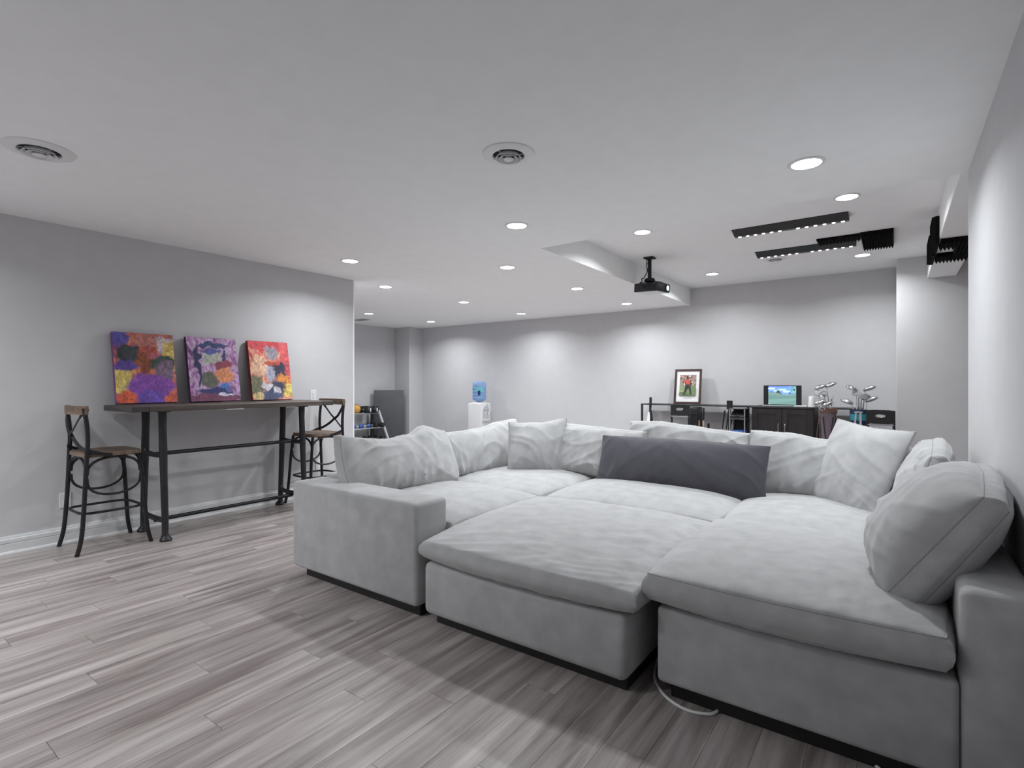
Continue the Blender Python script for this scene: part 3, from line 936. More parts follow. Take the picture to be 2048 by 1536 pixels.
# ------------------------------------------------------------------ canvases on the bar table
def srgb(*c):
    return lin(c)
pur, mag, org, yel, red, brn, wht, nav, grn, lil = srgb(118, 70, 160), srgb(165, 75, 140), srgb(215, 110, 70), srgb(215, 185, 95), srgb(195, 60, 65), srgb(120, 65, 45), srgb(215, 205, 215), srgb(45, 55, 95), srgb(70, 105, 75), srgb(180, 140, 190)
P1 = paint_mat('abstract_purple_orange', [srgb(130, 80, 150), srgb(180, 90, 110), srgb(215, 120, 80), srgb(205, 170, 120)], [
    (-.17, .55, .06, .09, srgb(95, 85, 165), .9), (.02, .54, .10, .06, srgb(190, 120, 110), .9), (.15, .50, .07, .08, srgb(205, 190, 200), .8), (.19, .40, .06, .14, srgb(215, 185, 100), .9),
    (-.17, .20, .07, .12, srgb(220, 195, 110), .8), (-.10, .42, .10, .08, srgb(60, 65, 70), .8), (.13, .34, .09, .06, srgb(60, 80, 70), .7), (-.13, .32, .08, .05, srgb(90, 70, 150), .6),
    (.15, .26, .07, .09, srgb(130, 105, 130), .8), (-.01, .34, .055, .12, srgb(140, 75, 50), .5), (.03, .13, .17, .11, srgb(135, 75, 170), .5), (.03, .03, .13, .07, srgb(110, 80, 180), .5),
    (-.17, .04, .08, .06, srgb(215, 95, 65), .6), (.19, .03, .06, .05, srgb(215, 100, 75), .6), (.02, .46, .06, .03, srgb(170, 80, 70), .8)])
P2 = paint_mat('abstract_violet_navy', [srgb(120, 65, 120), srgb(165, 110, 165), srgb(205, 175, 210), srgb(130, 80, 140)], [
    (.0, .53, .15, .025, srgb(40, 60, 110), .25), (-.13, .33, .022, .19, srgb(35, 45, 85), .2), (.09, .40, .022, .11, srgb(40, 50, 90), .2), (-.02, .42, .08, .08, srgb(175, 175, 165), .4),
    (-.02, .47, .075, .03, srgb(75, 80, 150), .4), (-.04, .20, .07, .07, srgb(95, 95, 85), .4), (.09, .26, .085, .085, srgb(220, 140, 95), .35), (.09, .34, .08, .035, srgb(150, 60, 85), .4),
    (.08, .13, .045, .04, srgb(75, 120, 200), .4), (0, .08, .16, .045, srgb(45, 50, 110), .4), (0, .02, .3, .045, srgb(120, 65, 95), .5), (.09, .07, .07, .018, srgb(215, 205, 225), .4)])
P3 = paint_mat('abstract_red_yellow', [srgb(205, 70, 75), srgb(220, 110, 95), srgb(225, 165, 140), srgb(225, 130, 80)], [
    (0, .57, .3, .07, srgb(205, 60, 70), .8), (.17, .40, .07, .22, srgb(215, 90, 95), .8), (.02, .48, .055, .07, srgb(150, 140, 150), .5), (-.15, .14, .08, .09, srgb(110, 110, 85), .8), (-.10, .33, .09, .11, srgb(225, 180, 150), .9),
    (.07, .30, .10, .09, srgb(45, 48, 75), .5), (.0, .27, .06, .07, srgb(175, 175, 195), .6), (.13, .17, .07, .10, srgb(225, 145, 70), .5), (.02, .12, .12, .08, srgb(60, 62, 90), .5), (-.05, .14, .04, .05, srgb(210, 205, 215), .5),
    (.05, .10, .05, .035, srgb(210, 205, 215), .5), (-.02, .03, .14, .05, srgb(75, 85, 120), .5), (.17, .08, .05, .07, srgb(225, 200, 110), .6), (-.17, .03, .06, .04, srgb(205, 180, 130), .7), (.03, .37, .09, .02, srgb(190, 75, 60), .5)])
def canvas(label, y0, y1, h, m, edge, sidecol):
    w = (y1 - y0)
    th = .040
    ang = math.asin((.112) / h)
    r = thing('canvas_print', label, 'painting', (-5.085, (y0 + y1) / 2, 1.0665 + th * math.sin(ang)), (-ang, 0, R(90)), group='canvases on the bar table')
    MB().box((-w / 2, -th / 2, 0), (w / 2, th / 2, h), .003, 2).build('stretched_canvas', sidecol, r)
    MB().box((-w / 2 + .002, -th / 2 - .0012, .002), (w / 2 - .002, -th / 2 + .0005, h - .002)).build('painted_face', m, r)
canvas('canvas painted in purple, orange and yellow, leftmost on the bar table', 1.585, 2.035, .60, P1, 0, mat('canvas_side_violet', srgb(110, 70, 120), .6, var=.3, vscale=12))
canvas('canvas painted in violet and white with a navy shape, middle of the bar table', 2.14, 2.585, .60, P2, 0, mat('canvas_side_plum', srgb(75, 40, 75), .6, var=.3, vscale=12))
canvas('canvas painted in red and yellow with dark blue, rightmost on the bar table', 2.70, 3.125, .60, P3, 0, mat('canvas_side_red', srgb(130, 45, 45), .6, var=.3, vscale=12))

# ------------------------------------------------------------------ wall plates
def plate(label, y, z, kind):
    r = thing('outlet_plate' if kind == 'outlet' else 'switch_plate', label, kind, (XL, y, z))
    MB().box((0, -.037, -.058), (.006, .037, .058), .003, 2).build('cover', M_PLAST, r)
    if kind == 'outlet':
        for zz in (-.024, .024):
            MB().box((.005, -.016, zz - .014), (.008, .016, zz + .014), .003, 2).build('receptacle', M_TRIM, r)
    else:
        MB().box((.005, -.016, -.033), (.009, .016, .033), .002, 1).build('rocker', M_TRIM, r)
plate('white wall outlet behind the left bar stool', 1.30, .333, 'outlet')
plate('white wall outlet low on the wall behind the right bar stool', 3.535, .333, 'outlet')
plate('white light switch above the right end of the bar table', 3.465, 1.11, 'switch')

# ------------------------------------------------------------------ gym corner
gm = thing('gym_mat', 'dark grey folded gym mat standing in the far left corner', 'mat', (-8.765, 7.63, 0), (R(0), 0, math.atan2(.50, .33)))
MB().box((-.31, -.03, 0), (.31, -.002, 1.10), .006, 2).build('panel', M_MATGREY, gm, True)
MB().box((-.31, .002, 0), (.31, .03, 1.10), .006, 2).build('panel', M_MATGREY, gm, True)
rk = thing('dumbbell_rack', 'three-tier silver dumbbell rack in the far left corner', 'rack', (-8.75, 6.75, 0))
def RK(x, y, z): return (x + 8.75, y - 6.75, z)
for y in (6.15, 7.31):
    MB().strap([RK(-8.92, y, .70), RK(-8.72, y, .68), RK(-8.38, y, 0.02)], (0, 1, 0), .045, .03).build('side_frame', M_SILVER, rk)
    MB().strap([RK(-8.92, y, .70), RK(-8.95, y, 0.0)], (0, 1, 0), .04, .03).build('rear_post', M_BLACK, rk)
    MB().box(RK(-8.97, y - .03, 0), RK(-8.33, y + .03, .025), .004, 1).build('foot', M_BLACK, rk)
SHELF = ((-8.86, -8.66, .64), (-8.84, -8.53, .345), (-8.80, -8.38, .085))
for x0, x1, z in SHELF:
    MB().box(RK(x0, 6.16, z - .012), RK(x1, 7.30, z), .003, 1).build('shelf', M_SILVER, rk)
def dumbbell(loc, label, hexr, hl, length, m, rz=0, group='dumbbells on the rack'):
    r = thing('dumbbell', label, 'dumbbell', (loc[0], loc[1], loc[2] + hexr * .866), (0, 0, R(rz)), group)
    for sx in (-1, 1):
        c0 = sx * (length / 2 - hl / 2)
        b = MB()
        prof = [(hexr * math.cos(PI / 3 * k), hexr * math.sin(PI / 3 * k)) for k in range(6)]
        p2 = [(q[0] * .82, q[1] * .82) for q in prof]
        vs = [(c0 - hl / 2, *q) for q in p2] + [(c0 - hl / 2 * .75, *q) for q in prof] + [(c0 + hl / 2 * .75, *q) for q in prof] + [(c0 + hl / 2, *q) for q in p2]
        fs = [tuple(range(6))[::-1], tuple(range(18, 24))] + [(i * 6 + k, i * 6 + (k + 1) % 6, i * 6 + 6 + (k + 1) % 6, i * 6 + 6 + k) for i in range(3) for k in range(6)]
        b.add(vs, fs).build('head', m, r)
        MB().box((c0 + sx * hl / 2 - .001, -.018, -.035), (c0 + sx * hl / 2 + .001, .018, .035)).build('weight_label', M_PAPER if hexr > .07 else m, r)
    MB().tube([(-length / 2 + hl, 0, 0), (length / 2 - hl, 0, 0)], .016, 12).build('handle', M_CHROME, r, True)
z0 = .64
dumbbell((-8.76, 6.965, z0), 'big black hex dumbbell on the top shelf, next to the orange ball', .078, .12, .34, M_BLACK, 12)
dumbbell((-8.76, 7.135, z0), 'big black hex dumbbell on the top shelf, next to the frame end', .078, .12, .34, M_BLACK, 12)
dumbbell((-8.68, 6.74, .345), 'blue dumbbell on the middle shelf beside the left wall end', .048, .07, .20, M_BLUE, 65)
dumbbell((-8.64, 6.90, .345), 'blue dumbbell on the middle shelf, farther from the left wall end', .048, .07, .20, M_BLUE, 65)
dumbbell((-8.66, 7.10, .345), 'black dumbbell on the middle shelf under the frame end', .055, .09, .26, M_BLACK, 15)
dumbbell((-8.62, 7.225, .345), 'black dumbbell at the very end of the middle shelf', .055, .09, .26, M_BLACK, 15)
for k, lb in enumerate(('black dumbbell on the bottom shelf, first from the left wall end', 'black dumbbell on the bottom shelf, in the middle', 'black dumbbell at the end of the bottom shelf by the frame foot')):
    dumbbell((-8.58, 6.93 + k * .135, .085), lb, .052, .09, .28, M_BLACK, 8)
bl = thing('medicine_ball', 'orange and black medicine ball on the top of the dumbbell rack', 'ball', (-8.76, 6.775, z0))
MB().ball((0, 0, .088), .088, 24, 16).build('ball_skin', M_ORANGE, bl, True)
MB().tube([(.0885 * math.cos(2 * PI * k / 32) * .6, .0885 * math.cos(2 * PI * k / 32) * .8, .088 + .0885 * math.sin(2 * PI * k / 32)) for k in range(32)], .006, 6, closed=True).build('black_band', M_BLACK, bl, True)

# ------------------------------------------------------------------ water cooler
wc = thing('water_cooler', 'white water cooler standing against the back wall', 'water cooler', (-6.60, 8.03, 0), (0, 0, R(2)))
b = MB()
b.box((-.16, -.155, .0), (.16, .155, .86), .018, 3)
b.build('cabinet', M_PLAST, wc, True)
MB().lathe([(.0, .875), (.09, .875), (.145, .868), (.155, .855), (.15, .85)], n=4 * 8).build('top_collar', M_PLAST, wc, True)
# dispensing face is on the +x side: arched niche frame, taps, drip tray
arc = [(.1615, -.11 + .0, .55)] + [(.1615, -.11 * math.cos(PI * k / 16), .70 + .11 * math.sin(PI * k / 16)) for k in range(17)] + [(.1615, .11, .55)]
MB().strap(arc, (1, 0, 0), .012, .010).build('niche_rim', M_PLAST, wc)
nich = [(-.105, .55)] + [(-.105 * math.cos(PI * k / 16), .70 + .105 * math.sin(PI * k / 16)) for k in range(17)] + [(.105, .55)]
MB().prism(nich, 0, .1600, .1622).build('niche_panel', M_COOLG, wc)
for sy in (-.05, .05):
    o = MB().box((.162, sy - .014, .68), (.188, sy + .014, .70), .003, 1).tube([(.175, sy, .70), (.18, sy, .63)], .010, 8).build('tap', M_PLAST, wc, True)
    MB().box((.168, sy - .012, .705), (.186, sy + .012, .735), .004, 1).build('tap_lever', M_STEEL, wc)
MB().box((.16, -.115, .50), (.195, .115, .535), .004, 1).build('drip_tray', M_COOLG, wc)
MB().box((.1605, .03, .815), (.1625, .07, .828)).build('maker_badge', M_STEEL, wc)
wb = thing('water_bottle', 'blue five-gallon water bottle upside down on the white cooler', 'bottle', (-6.60, 8.03, .876))
prof = [(0, .395), (.06, .398), (.115, .393), (.133, .375), (.136, .35)]
for z in (.30, .24, .17, .11):
    prof += [(.136, z + .012), (.130, z + .004), (.130, z - .004), (.136, z - .012)]
prof += [(.136, .07), (.125, .045), (.085, .022), (.045, .008), (.03, .0)]
MB().lathe(prof, n=36).build('bottle_body', M_BOTTLE, wb, True)
MB().lathe([(.0, .30), (.1275, .30), (.1275, .07), (.08, .028), (.0, .02)], n=36).build('water', mat('bottle_water', (.20, .42, .72), .05, alpha=.6), wb, True)
lab = []
for k in range(9):
    a = R(-42 + 10 * k)
    lab.append((math.sin(a + R(40)) * .1372, -math.cos(a + R(40)) * .1372))
vs = [(p[0], p[1], .20) for p in lab] + [(p[0], p[1], .30) for p in lab]
MB().add(vs, [(i, i + 1, 10 + i, 9 + i) for i in range(8)]).build('label_band', mat('bottle_label_teal', (.16, .50, .58), .5), wb, True)
vs = [(p[0] * 1.004, p[1] * 1.004, .135) for p in lab[3:6]] + [(p[0] * 1.004, p[1] * 1.004, .225) for p in lab[3:6]]
MB().add(vs, [(0, 1, 4, 3), (1, 2, 5, 4)]).build('label_emblem', mat('bottle_label_navy', (.015, .025, .13), .5), wb)

# ------------------------------------------------------------------ golf wall
def console(x0, x1, label):
    r = thing('console_table', label, 'table', ((x0 + x1) / 2, 8.17, 0), group='black console tables on the back wall')
    hw = (x1 - x0) / 2
    MB().box((-hw, -.19, .905), (hw, .19, .922), .002, 1).build('table_top', M_BLACK, r)
    for sx in (-1, 1):
        for sy in (-1, 1):
            MB().box((sx * hw - sx * .03, sy * .188 - sy * .03, 0), (sx * hw - sx * .002, sy * .188 - sy * .002, .906), .002, 1).build('leg', M_BLACK, r)
    MB().box((-hw + .02, .16, .10), (hw - .02, .18, .125)).build('stretcher', M_BLACK, r)
console(-3.26, -1.66, 'black metal console table under the framed photograph')
console(-.79, -.33, 'short black console table between the cabinet and the blue golf bag')

# cabinet
cb = thing('media_cabinet', 'dark espresso two-door cabinet holding the small screen', 'cabinet', (-1.225, 8.12, 0))
hw = .375
MB().box((-hw, -.26, .05), (hw, .26, .905), .003, 1).build('carcass', M_ESPR, cb)
MB().box((-hw - .012, -.285, .905), (hw + .012, .265, .928), .003, 1).build('cabinet_top', M_ESPR, cb)
MB().box((-hw + .02, -.24, 0), (hw - .02, .24, .05)).build('kickboard', M_BLACKM, cb)
for sx in (-1, 1):
    xa, xb = (-hw + .004, -.003) if sx < 0 else (.003, hw - .004)
    d = MB()
    d.box((xa, -.272, .06), (xb, -.262, .90))
    for lo, hi in (((xa, .06), (xa + .07, .90)), ((xb - .07, .06), (xb, .90)), ((xa + .07, .83), (xb - .07, .90)), ((xa + .07, .06), (xb - .07, .13))):
        d.box((lo[0], -.282, lo[1]), (hi[0], -.270, hi[1]), .0015, 1)
    dr = d.build('door', M_ESPR, cb)
    hx = .04 * sx + (0 if sx > 0 else 0)
    MB().tube(spline([(hx, -.282, .60), (hx, -.305, .61), (hx, -.305, .69), (hx, -.282, .70)], 5), .006, 8).build('handle', M_STEEL, dr, True)

# small screen, with its picture as flat print
def art(name, w, h, polys, parent, y, emit=0.0, x0=0, z0=0):
    """flat print: polygons (0..1 coordinates) stacked a hair apart, each with its own flat colour"""
    vs, fs, mi, mats = [], [], [], []
    for q, (pts, colr) in enumerate(polys):
        o = len(vs)
        for (u, v) in pts:
            vs.append((x0 + (u - .5) * w, y - .00025 * q, z0 + v * h))
        fs.append(tuple(range(o, o + len(pts))))
        key = 'print_%s_%d_%d_%d' % (('lit' if emit else 'ink'), *colr)
        m = mat(key, lin(colr), .5, emit=emit)
        if m not in mats:
            mats.append(m)
        mi.append(mats.index(m))
    me = bpy.data.meshes.new(name)
    me.from_pydata(vs, [], fs)
    for m in mats:
        me.materials.append(m)
    for i, k in enumerate(mi):
        me.polygons[i].material_index = k
    o = bpy.data.objects.new(name, me); COL.objects.link(o)
    o.parent = parent
    return o
def ell(cx, cy, rx, ry, n=14):
    return [(cx + rx * math.cos(2 * PI * k / n), cy + ry * math.sin(2 * PI * k / n)) for k in range(n)]
def rect(a, b_, c_, d):
    return [(a, b_), (c_, b_), (c_, d), (a, d)]
mn = thing('monitor', 'small flat screen showing a golf course, on the dark cabinet', 'monitor', (-1.262, 8.12, .928))
MB().box((-.235, -.018, .012), (.235, .018, .285), .004, 1).build('casing', M_BLACK, mn)
MB().box((-.24, -.07, 0), (.24, .05, .012), .004, 1).build('stand', M_SILVER, mn)
sky, cloud, hill, grass1, grass2, grass3 = (110, 150, 205), (190, 208, 228), (60, 80, 76), (112, 138, 134), (98, 132, 128), (112, 146, 140)
polys = [(rect(0, 0, 1, 1), sky), (rect(0, .93, .72, 1), (95, 125, 200)), (ell(.12, .86, .14, .06), cloud), (ell(.5, .80, .16, .04), cloud), (ell(.66, .70, .14, .06), (175, 205, 240)), (ell(.28, .74, .1, .035), cloud),
         ([(0, .62), (.1, .72), (.2, .66), (.28, .62), (0, .58)], (70, 100, 150)), ([(.24, .60), (.36, .80), (.46, .62), (.5, .56), (.24, .56)], hill), ([(0, 0), (1, 0), (1, .60), (.82, .58), (.7, .52), (.5, .54), (.4, .60), (.2, .66), (0, .66)], grass1),
         ([(0, 0), (1, 0), (1, .48), (.6, .46), (.2, .50), (0, .52)], grass2), ([(0, .08), (.5, .12), (1, .22), (1, .36), (.4, .30), (0, .26)], grass3), ([(0, 0), (1, 0), (1, .12), (.6, .06), (0, .08)], (104, 138, 130)),
         (ell(.77, .62, .03, .05), (60, 85, 75)), (rect(.83, .62, 1, 1), (95, 145, 160)), ([(.83, .62), (.93, .95), (1, .9), (1, .62)], (120, 170, 165)), (ell(.93, .8, .03, .06), (40, 60, 90)), (ell(.02, .05, .015, .02), (240, 240, 240))]
art('screen_picture', .345, .255, polys, mn, -.0186, emit=.9, x0=0.0, z0=.022)

# framed photograph leaning on the wall
fp = thing('framed_photo', 'mahogany framed photograph of a golfer in red leaning on the back wall', 'picture', (-2.61, 8.235, .924), (R(-9), 0, 0))
fw, fh = .415, .545
for a_, b_ in (((-fw / 2, 0), (fw / 2, .032)), ((-fw / 2, fh - .032), (fw / 2, fh)), ((-fw / 2, .032), (-fw / 2 + .032, fh - .032)), ((fw / 2 - .032, .032), (fw / 2, fh - .032))):
    MB().box((a_[0], -.022, a_[1]), (b_[0], .0, b_[1]), .004, 2).build('frame_side', M_MAHOG, fp)
MB().box((-fw / 2 + .025, -.008, .025), (fw / 2 - .025, -.002, fh - .025)).build('mount_board', M_PAPER, fp)
rng = random.Random(3)
gp = [(rect(0, 0, 1, 1), (150, 120, 110)), (rect(0, 0, 1, .50), (120, 140, 85))]
for k in range(70):
    cx, cy = rng.uniform(.03, .97), rng.uniform(.52, .97)
    cc = rng.choice([(215, 190, 180), (190, 110, 100), (60, 50, 50), (225, 215, 210), (170, 90, 80), (90, 80, 75), (205, 160, 140)])
    gp.append((ell(cx, cy, rng.uniform(.02, .05), rng.uniform(.015, .04), 8), cc))
gp += [([(0, .15), (.4, .20), (.4, .24), (0, .20)], (175, 180, 110)), ([(0, 0), (1, 0), (1, .12), (0, .08)], (95, 120, 75)), ([(.6, .0), (1, .0), (1, .42), (.7, .4)], (110, 135, 85)),
       ([(.40, .53), (.66, .53), (.60, .36), (.50, .40), (.36, .07), (.27, .05)], (45, 42, 45)), ([(.52, .53), (.66, .53), (.72, .30), (.76, .08), (.66, .08), (.60, .32), (.52, .42)], (52, 48, 50)),
       ([(.40, .53), (.66, .52), (.64, .70), (.57, .77), (.44, .77), (.35, .72), (.22, .66), (.24, .61), (.40, .62)], (200, 85, 65)), (ell(.50, .83, .055, .07), (95, 60, 50)), (ell(.50, .88, .06, .035), (35, 32, 35)),
       (ell(.24, .64, .04, .035), (95, 60, 50)), ([(.26, .06), (.36, .06), (.37, .03), (.25, .02)], (30, 28, 28)), ([(.66, .08), (.80, .07), (.78, .04), (.66, .05)], (30, 28, 28)), ([(.30, .60), (.34, .62), (.36, .50), (.30, .47)], (225, 220, 215))]
art('photo_print', .255, .325, gp, fp, -.0085, x0=0.0, z0=.13)
MB().box((-.06, -.0086, .082), (.06, -.0078, .094)).build('caption_plate', M_LGREY, fp)
M_GLASS = mat('picture_glass', (1, 1, 1), .03, alpha=.06, spec=.6)
MB().box((-fw / 2 + .03, -.0155, .03), (fw / 2 - .03, -.0145, fh - .03)).build('glass', M_GLASS, fp)

# things on the cabinet top
ro = MB().lathe([(0, .145), (.026, .143), (.029, .138), (.033, .07), (.043, .004), (.043, 0), (0, 0)], n=24).build('paper_roll', M_PAPER, None, True)
ro.location = (-.905, 8.06, .928)
tag(ro, 'white tapered paper roll standing on the cabinet beside the golf clubs', 'paper roll')
rt_ = thing('router', 'flat white router box on the cabinet in front of the screen corner', 'router', (-1.02, 7.96, .928))
MB().box((-.075, -.04, 0), (.075, .04, .02), .006, 2).build('case', M_PLAST, rt_, True)
MB().box((-.078, -.02, .006), (-.0745, .0, .014)).build('status_light', mat('blue_led', (.2, .5, 1), .4, emit=1.5), rt_)

# black bar chairs (back panels showing above the sofa)
def chair(x, y, rz, label):
    r = thing('folding_chair', label, 'chair', (x, y, 0), (0, 0, R(rz)), group='black high chairs on the back wall')
    w = .125
    for sx in (-1, 1):
        MB().tube([(sx * w, .03, 0), (sx * w, .0, .5), (sx * w, -.02, .93)], .014, 10).build('leg', M_BLACK, r, True)
        MB().tube([(sx * w, .30, 0), (sx * w * .95, .24, .60)], .013, 10).build('leg', M_BLACK, r, True)
    vs, fs = [], []
    # back panel with an oval hand hole
    z0_, z1_ = .775, .935
    n = 24
    outer = []
    for k in range(n):
        a = 2 * PI * k / n
        ca, sa = math.cos(a), math.sin(a)
        rr = 1 / (abs(ca) ** 8 + abs(sa) ** 8) ** (1 / 8)
        outer.append((ca * rr * w * 1.06, sa * rr * (z1_ - z0_) / 2))
    inner = [(.042 * math.cos(2 * PI * k / n), .011 * math.sin(2 * PI * k / n) + .012) for k in range(n)]
    zc = (z0_ + z1_) / 2
    for yy in (-.034, -.012):
        for px, pz in outer: vs.append((px, yy, zc + pz))
        for px, pz in inner: vs.append((px, yy, zc + pz))
    for k in range(n):
        k2 = (k + 1) % n
        fs += [(k, k2, n + k2, n + k), (2 * n + k, 3 * n + k, 3 * n + k2, 2 * n + k2), (k, 2 * n + k, 2 * n + k2, k2), (n + k, n + k2, 3 * n + k2, 3 * n + k)]
    MB().add(vs, fs).build('back_panel', M_BLACK, r)
    MB().tube([(.048 * math.cos(2 * PI * k / 24), -.036, zc + .012 + .016 * math.sin(2 * PI * k / 24)) for k in range(24)], .004, 6, closed=True).build('hand_hole_rim', M_CHROME, r, True)
    MB().box((-w, -.03, .755), (w, .02, .772), .004, 1).build('back_rail', M_CHROME, r)
    MB().box((-w - .01, -.02, .58), (w + .01, .30, .62), .012, 2).build('seat', M_BLACK, r, True)
    MB().tube([(-w, .02, .28), (w, .02, .28)], .009, 8).build('stretcher', M_BLACK, r, True)
chair(-2.53, 7.68, 0, 'black high chair with hand hole standing under the framed photograph')
chair(-.135, 7.44, 0, 'black high chair standing right of the blue golf bag')

cs = thing('equipment_case', 'tall black equipment case between the high chair and the wooden sticks', 'case', (-2.405, 8.02, 0))
MB().box((-.055, -.13, .02), (.055, .13, .885), .012, 3).build('shell', M_BLACK, cs, True)
MB().box((-.057, -.132, .60), (.057, .132, .612), .001, 1).build('seam_band', M_BLACKM, cs)
MB().tube(spline([(-.03, -.128, .78), (-.03, -.15, .79), (.03, -.15, .79), (.03, -.128, .78)], 5), .006, 8).build('handle', M_BLACKM, cs, True)

# narrow black shelf cart with chrome posts
sc_ = thing('shelf_cart', 'narrow black shelf cart with chrome posts left of the dark cabinet', 'cart', (-1.745, 7.78, 0))
for sx in (-1, 1):
    for sy in (-1, 1):
        MB().tube([(sx * .095, sy * .12, 0), (sx * .095, sy * .12, .90)], .011, 10).build('post', M_CHROME if sy < 0 else M_BLACK, sc_, True)
for z in (.15, .50, .76, .90):
    MB().box((-.11, -.135, z - .012), (.11, .135, z), .004, 1).build('shelf', M_BLACK, sc_)
MB().box((-.095, .118, .15), (.095, .124, .89)).build('back_panel', M_BLACKM, sc_)
MB().box((-.105, -.13, .76), (.105, -.118, .80), .004, 1).build('shelf_lip', M_BLACK, sc_)
bg = MB().ball((0, 0, .035), .075, 18, 10, (1.1, 1.3, .48)).build('golf_shoe', M_BLACKM, None, True)
bg.location = (-1.745, 7.74, .76)
tag(bg, 'black bundle on the upper shelf of the chrome posted cart', 'shoe')
tw = thing('folded_towel', 'blue folded towel on the lower shelf of the chrome posted cart', 'towel', (-1.745, 7.76, .50))
for k, (dz, w_) in enumerate(((0, .098), (.034, .092), (.066, .085))):
    MB().box((-w_ , -.11, dz), (w_, .11, dz + .032), .014, 3).build('fold', M_BLUE, tw, True)

# golf clubs, bats and umbrella ------------------------------------------------
def iron_head(b, p, ang, s=1.3):
    M = Matrix.Translation(p) @ Matrix.Rotation(ang, 4, 'Z') @ Matrix.Rotation(R(25), 4, 'X')
    b.prism([(-.008 * s, -.006 * s), (.02 * s, -.018 * s), (.066 * s, -.022 * s), (.078 * s, -.006 * s), (.070 * s, .030 * s), (.05 * s, .036 * s), (.006 * s, .012 * s)], 1, -.006, .006)
    k = 14
    for i in range(len(b.v) - k, len(b.v)):
        b.v[i] = tuple(M @ Vector(b.v[i]))
def golf_bag(name, label, x, y, r0, h, body, rim, extra, clubs):
    r = thing(name, label, 'golf bag', (x, y, 0), (R(-4), 0, 0), group='golf bags on the back wall')
    MB().lathe([(0, 0), (r0 * .82, 0), (r0 * .86, .02), (r0 * .84, .4), (r0 * .95, h * .82), (r0 * .98, h - .03), (0, h - .03)], n=24).build('bag_body', body, r, True)
    MB().lathe([(r0 * .98, h - .05), (r0 * 1.05, h - .045), (r0 * 1.06, h), (r0 * .96, h + .004), (r0 * .92, h - .02)], n=24).build('bag_rim', rim, r, True)
    extra(r, r0, h)
    return r
def club(x, y, z0_, tip, label, kind, ang, m=None):
    """a club standing head up in a bag; tip = head position"""
    r = thing('golf_club', label, 'golf club', (x, y, z0_), group='golf clubs in the bags')
    p = Vector(tip) - Vector((x, y, z0_))
    MB().tube([(0, 0, 0), p], [.008, .0045], 8).build('shaft', M_CHROME, r, True)
    b = MB()
    hm = m or M_STEEL
    if kind == 'iron':
        iron_head(b, p, ang)
    else:
        bb = bmesh.new()
        bmesh.ops.create_uvsphere(bb, u_segments=16, v_segments=10, radius=1)
        MM = Matrix.Translation(p) @ Matrix.Rotation(ang, 4, 'Z') @ Matrix.Rotation(R(-22), 4, 'Y') @ Matrix.Translation((.056, 0, .006))
        for v_ in bb.verts:
            v_.co = Vector((v_.co.x * .074, v_.co.y * .058, v_.co.z * (.036 if v_.co.z > 0 else .020)))
        b.bm(bb, MM)
    b.build('head', hm, r, True)
    return r
def ex1(r, r0, h):
    for sx in (-1, 1):
        MB().strap(spline([(sx * r0 * .9, -.02, h - .05), (sx * r0 * 1.2, -.05, h * .7), (sx * r0 * 1.15, -.06, h * .45), (sx * r0 * .85, -.03, h * .3)], 6), (0, 1, 0), .03, .006).build('strap', M_BROWN, r)
    MB().strap(spline([(-.05, -r0 * .95, h - .1), (-.02, -r0 * 1.02, h * .6), (.0, -r0 * .95, h * .4)], 5), (1, 0, 0), .012, .005).build('trim_cord', M_BLACKM, r)
    MB().strap(spline([(.06, -r0 * .85, h - .1), (.035, -r0 * 1.0, h * .6), (.01, -r0 * .95, h * .4)], 5), (1, 0, 0), .012, .005).build('trim_cord', M_BLACKM, r)
golf_bag('golf_bag', 'mauve and brown golf bag standing right of the dark cabinet', -.685, 7.72, .095, .92, M_MAUVE, M_BROWN, ex1, None)
def ex2(r, r0, h):
    MB().lathe([(r0 * 1.0, h * .86), (r0 * 1.03, h * .86), (r0 * 1.05, h * .945), (r0 * 1.0, h * .945)], n=24, closed=True).build('teal_band', M_TEAL, r, True)
    MB().strap([(-.035, -r0 * .98, h * .96), (-.045, -r0 * 1.06, h * .80), (-.06, -r0 * .98, h * .62)], (1, 0, 0), .018, .008).build('side_handle', M_LGREY, r)
    MB().strap([(.01, -r0 * 1.05, h * .96), (.012, -r0 * 1.08, h * .80), (.01, -r0 * 1.0, h * .62)], (1, 0, 0), .022, .008).build('side_handle', M_LGREY, r)
    MB().strap([(-.05, -r0 * 1.0, h * .965), (-.01, -r0 * 1.09, h * .97), (.03, -r0 * 1.03, h * .965)], (0, 0, 1), .018, .010).build('carry_grip', M_LGREY, r)
    MB().box((-.035, -r0 * 1.06, h * .70), (.01, -r0 * 1.0, h * .76), .006, 2).build('clip', M_STEEL, r)
golf_bag('golf_bag', 'navy and teal golf bag standing in front of the short console', -.345, 7.62, .10, .92, M_NAVY, M_NAVY, ex2, None)
zb = .885
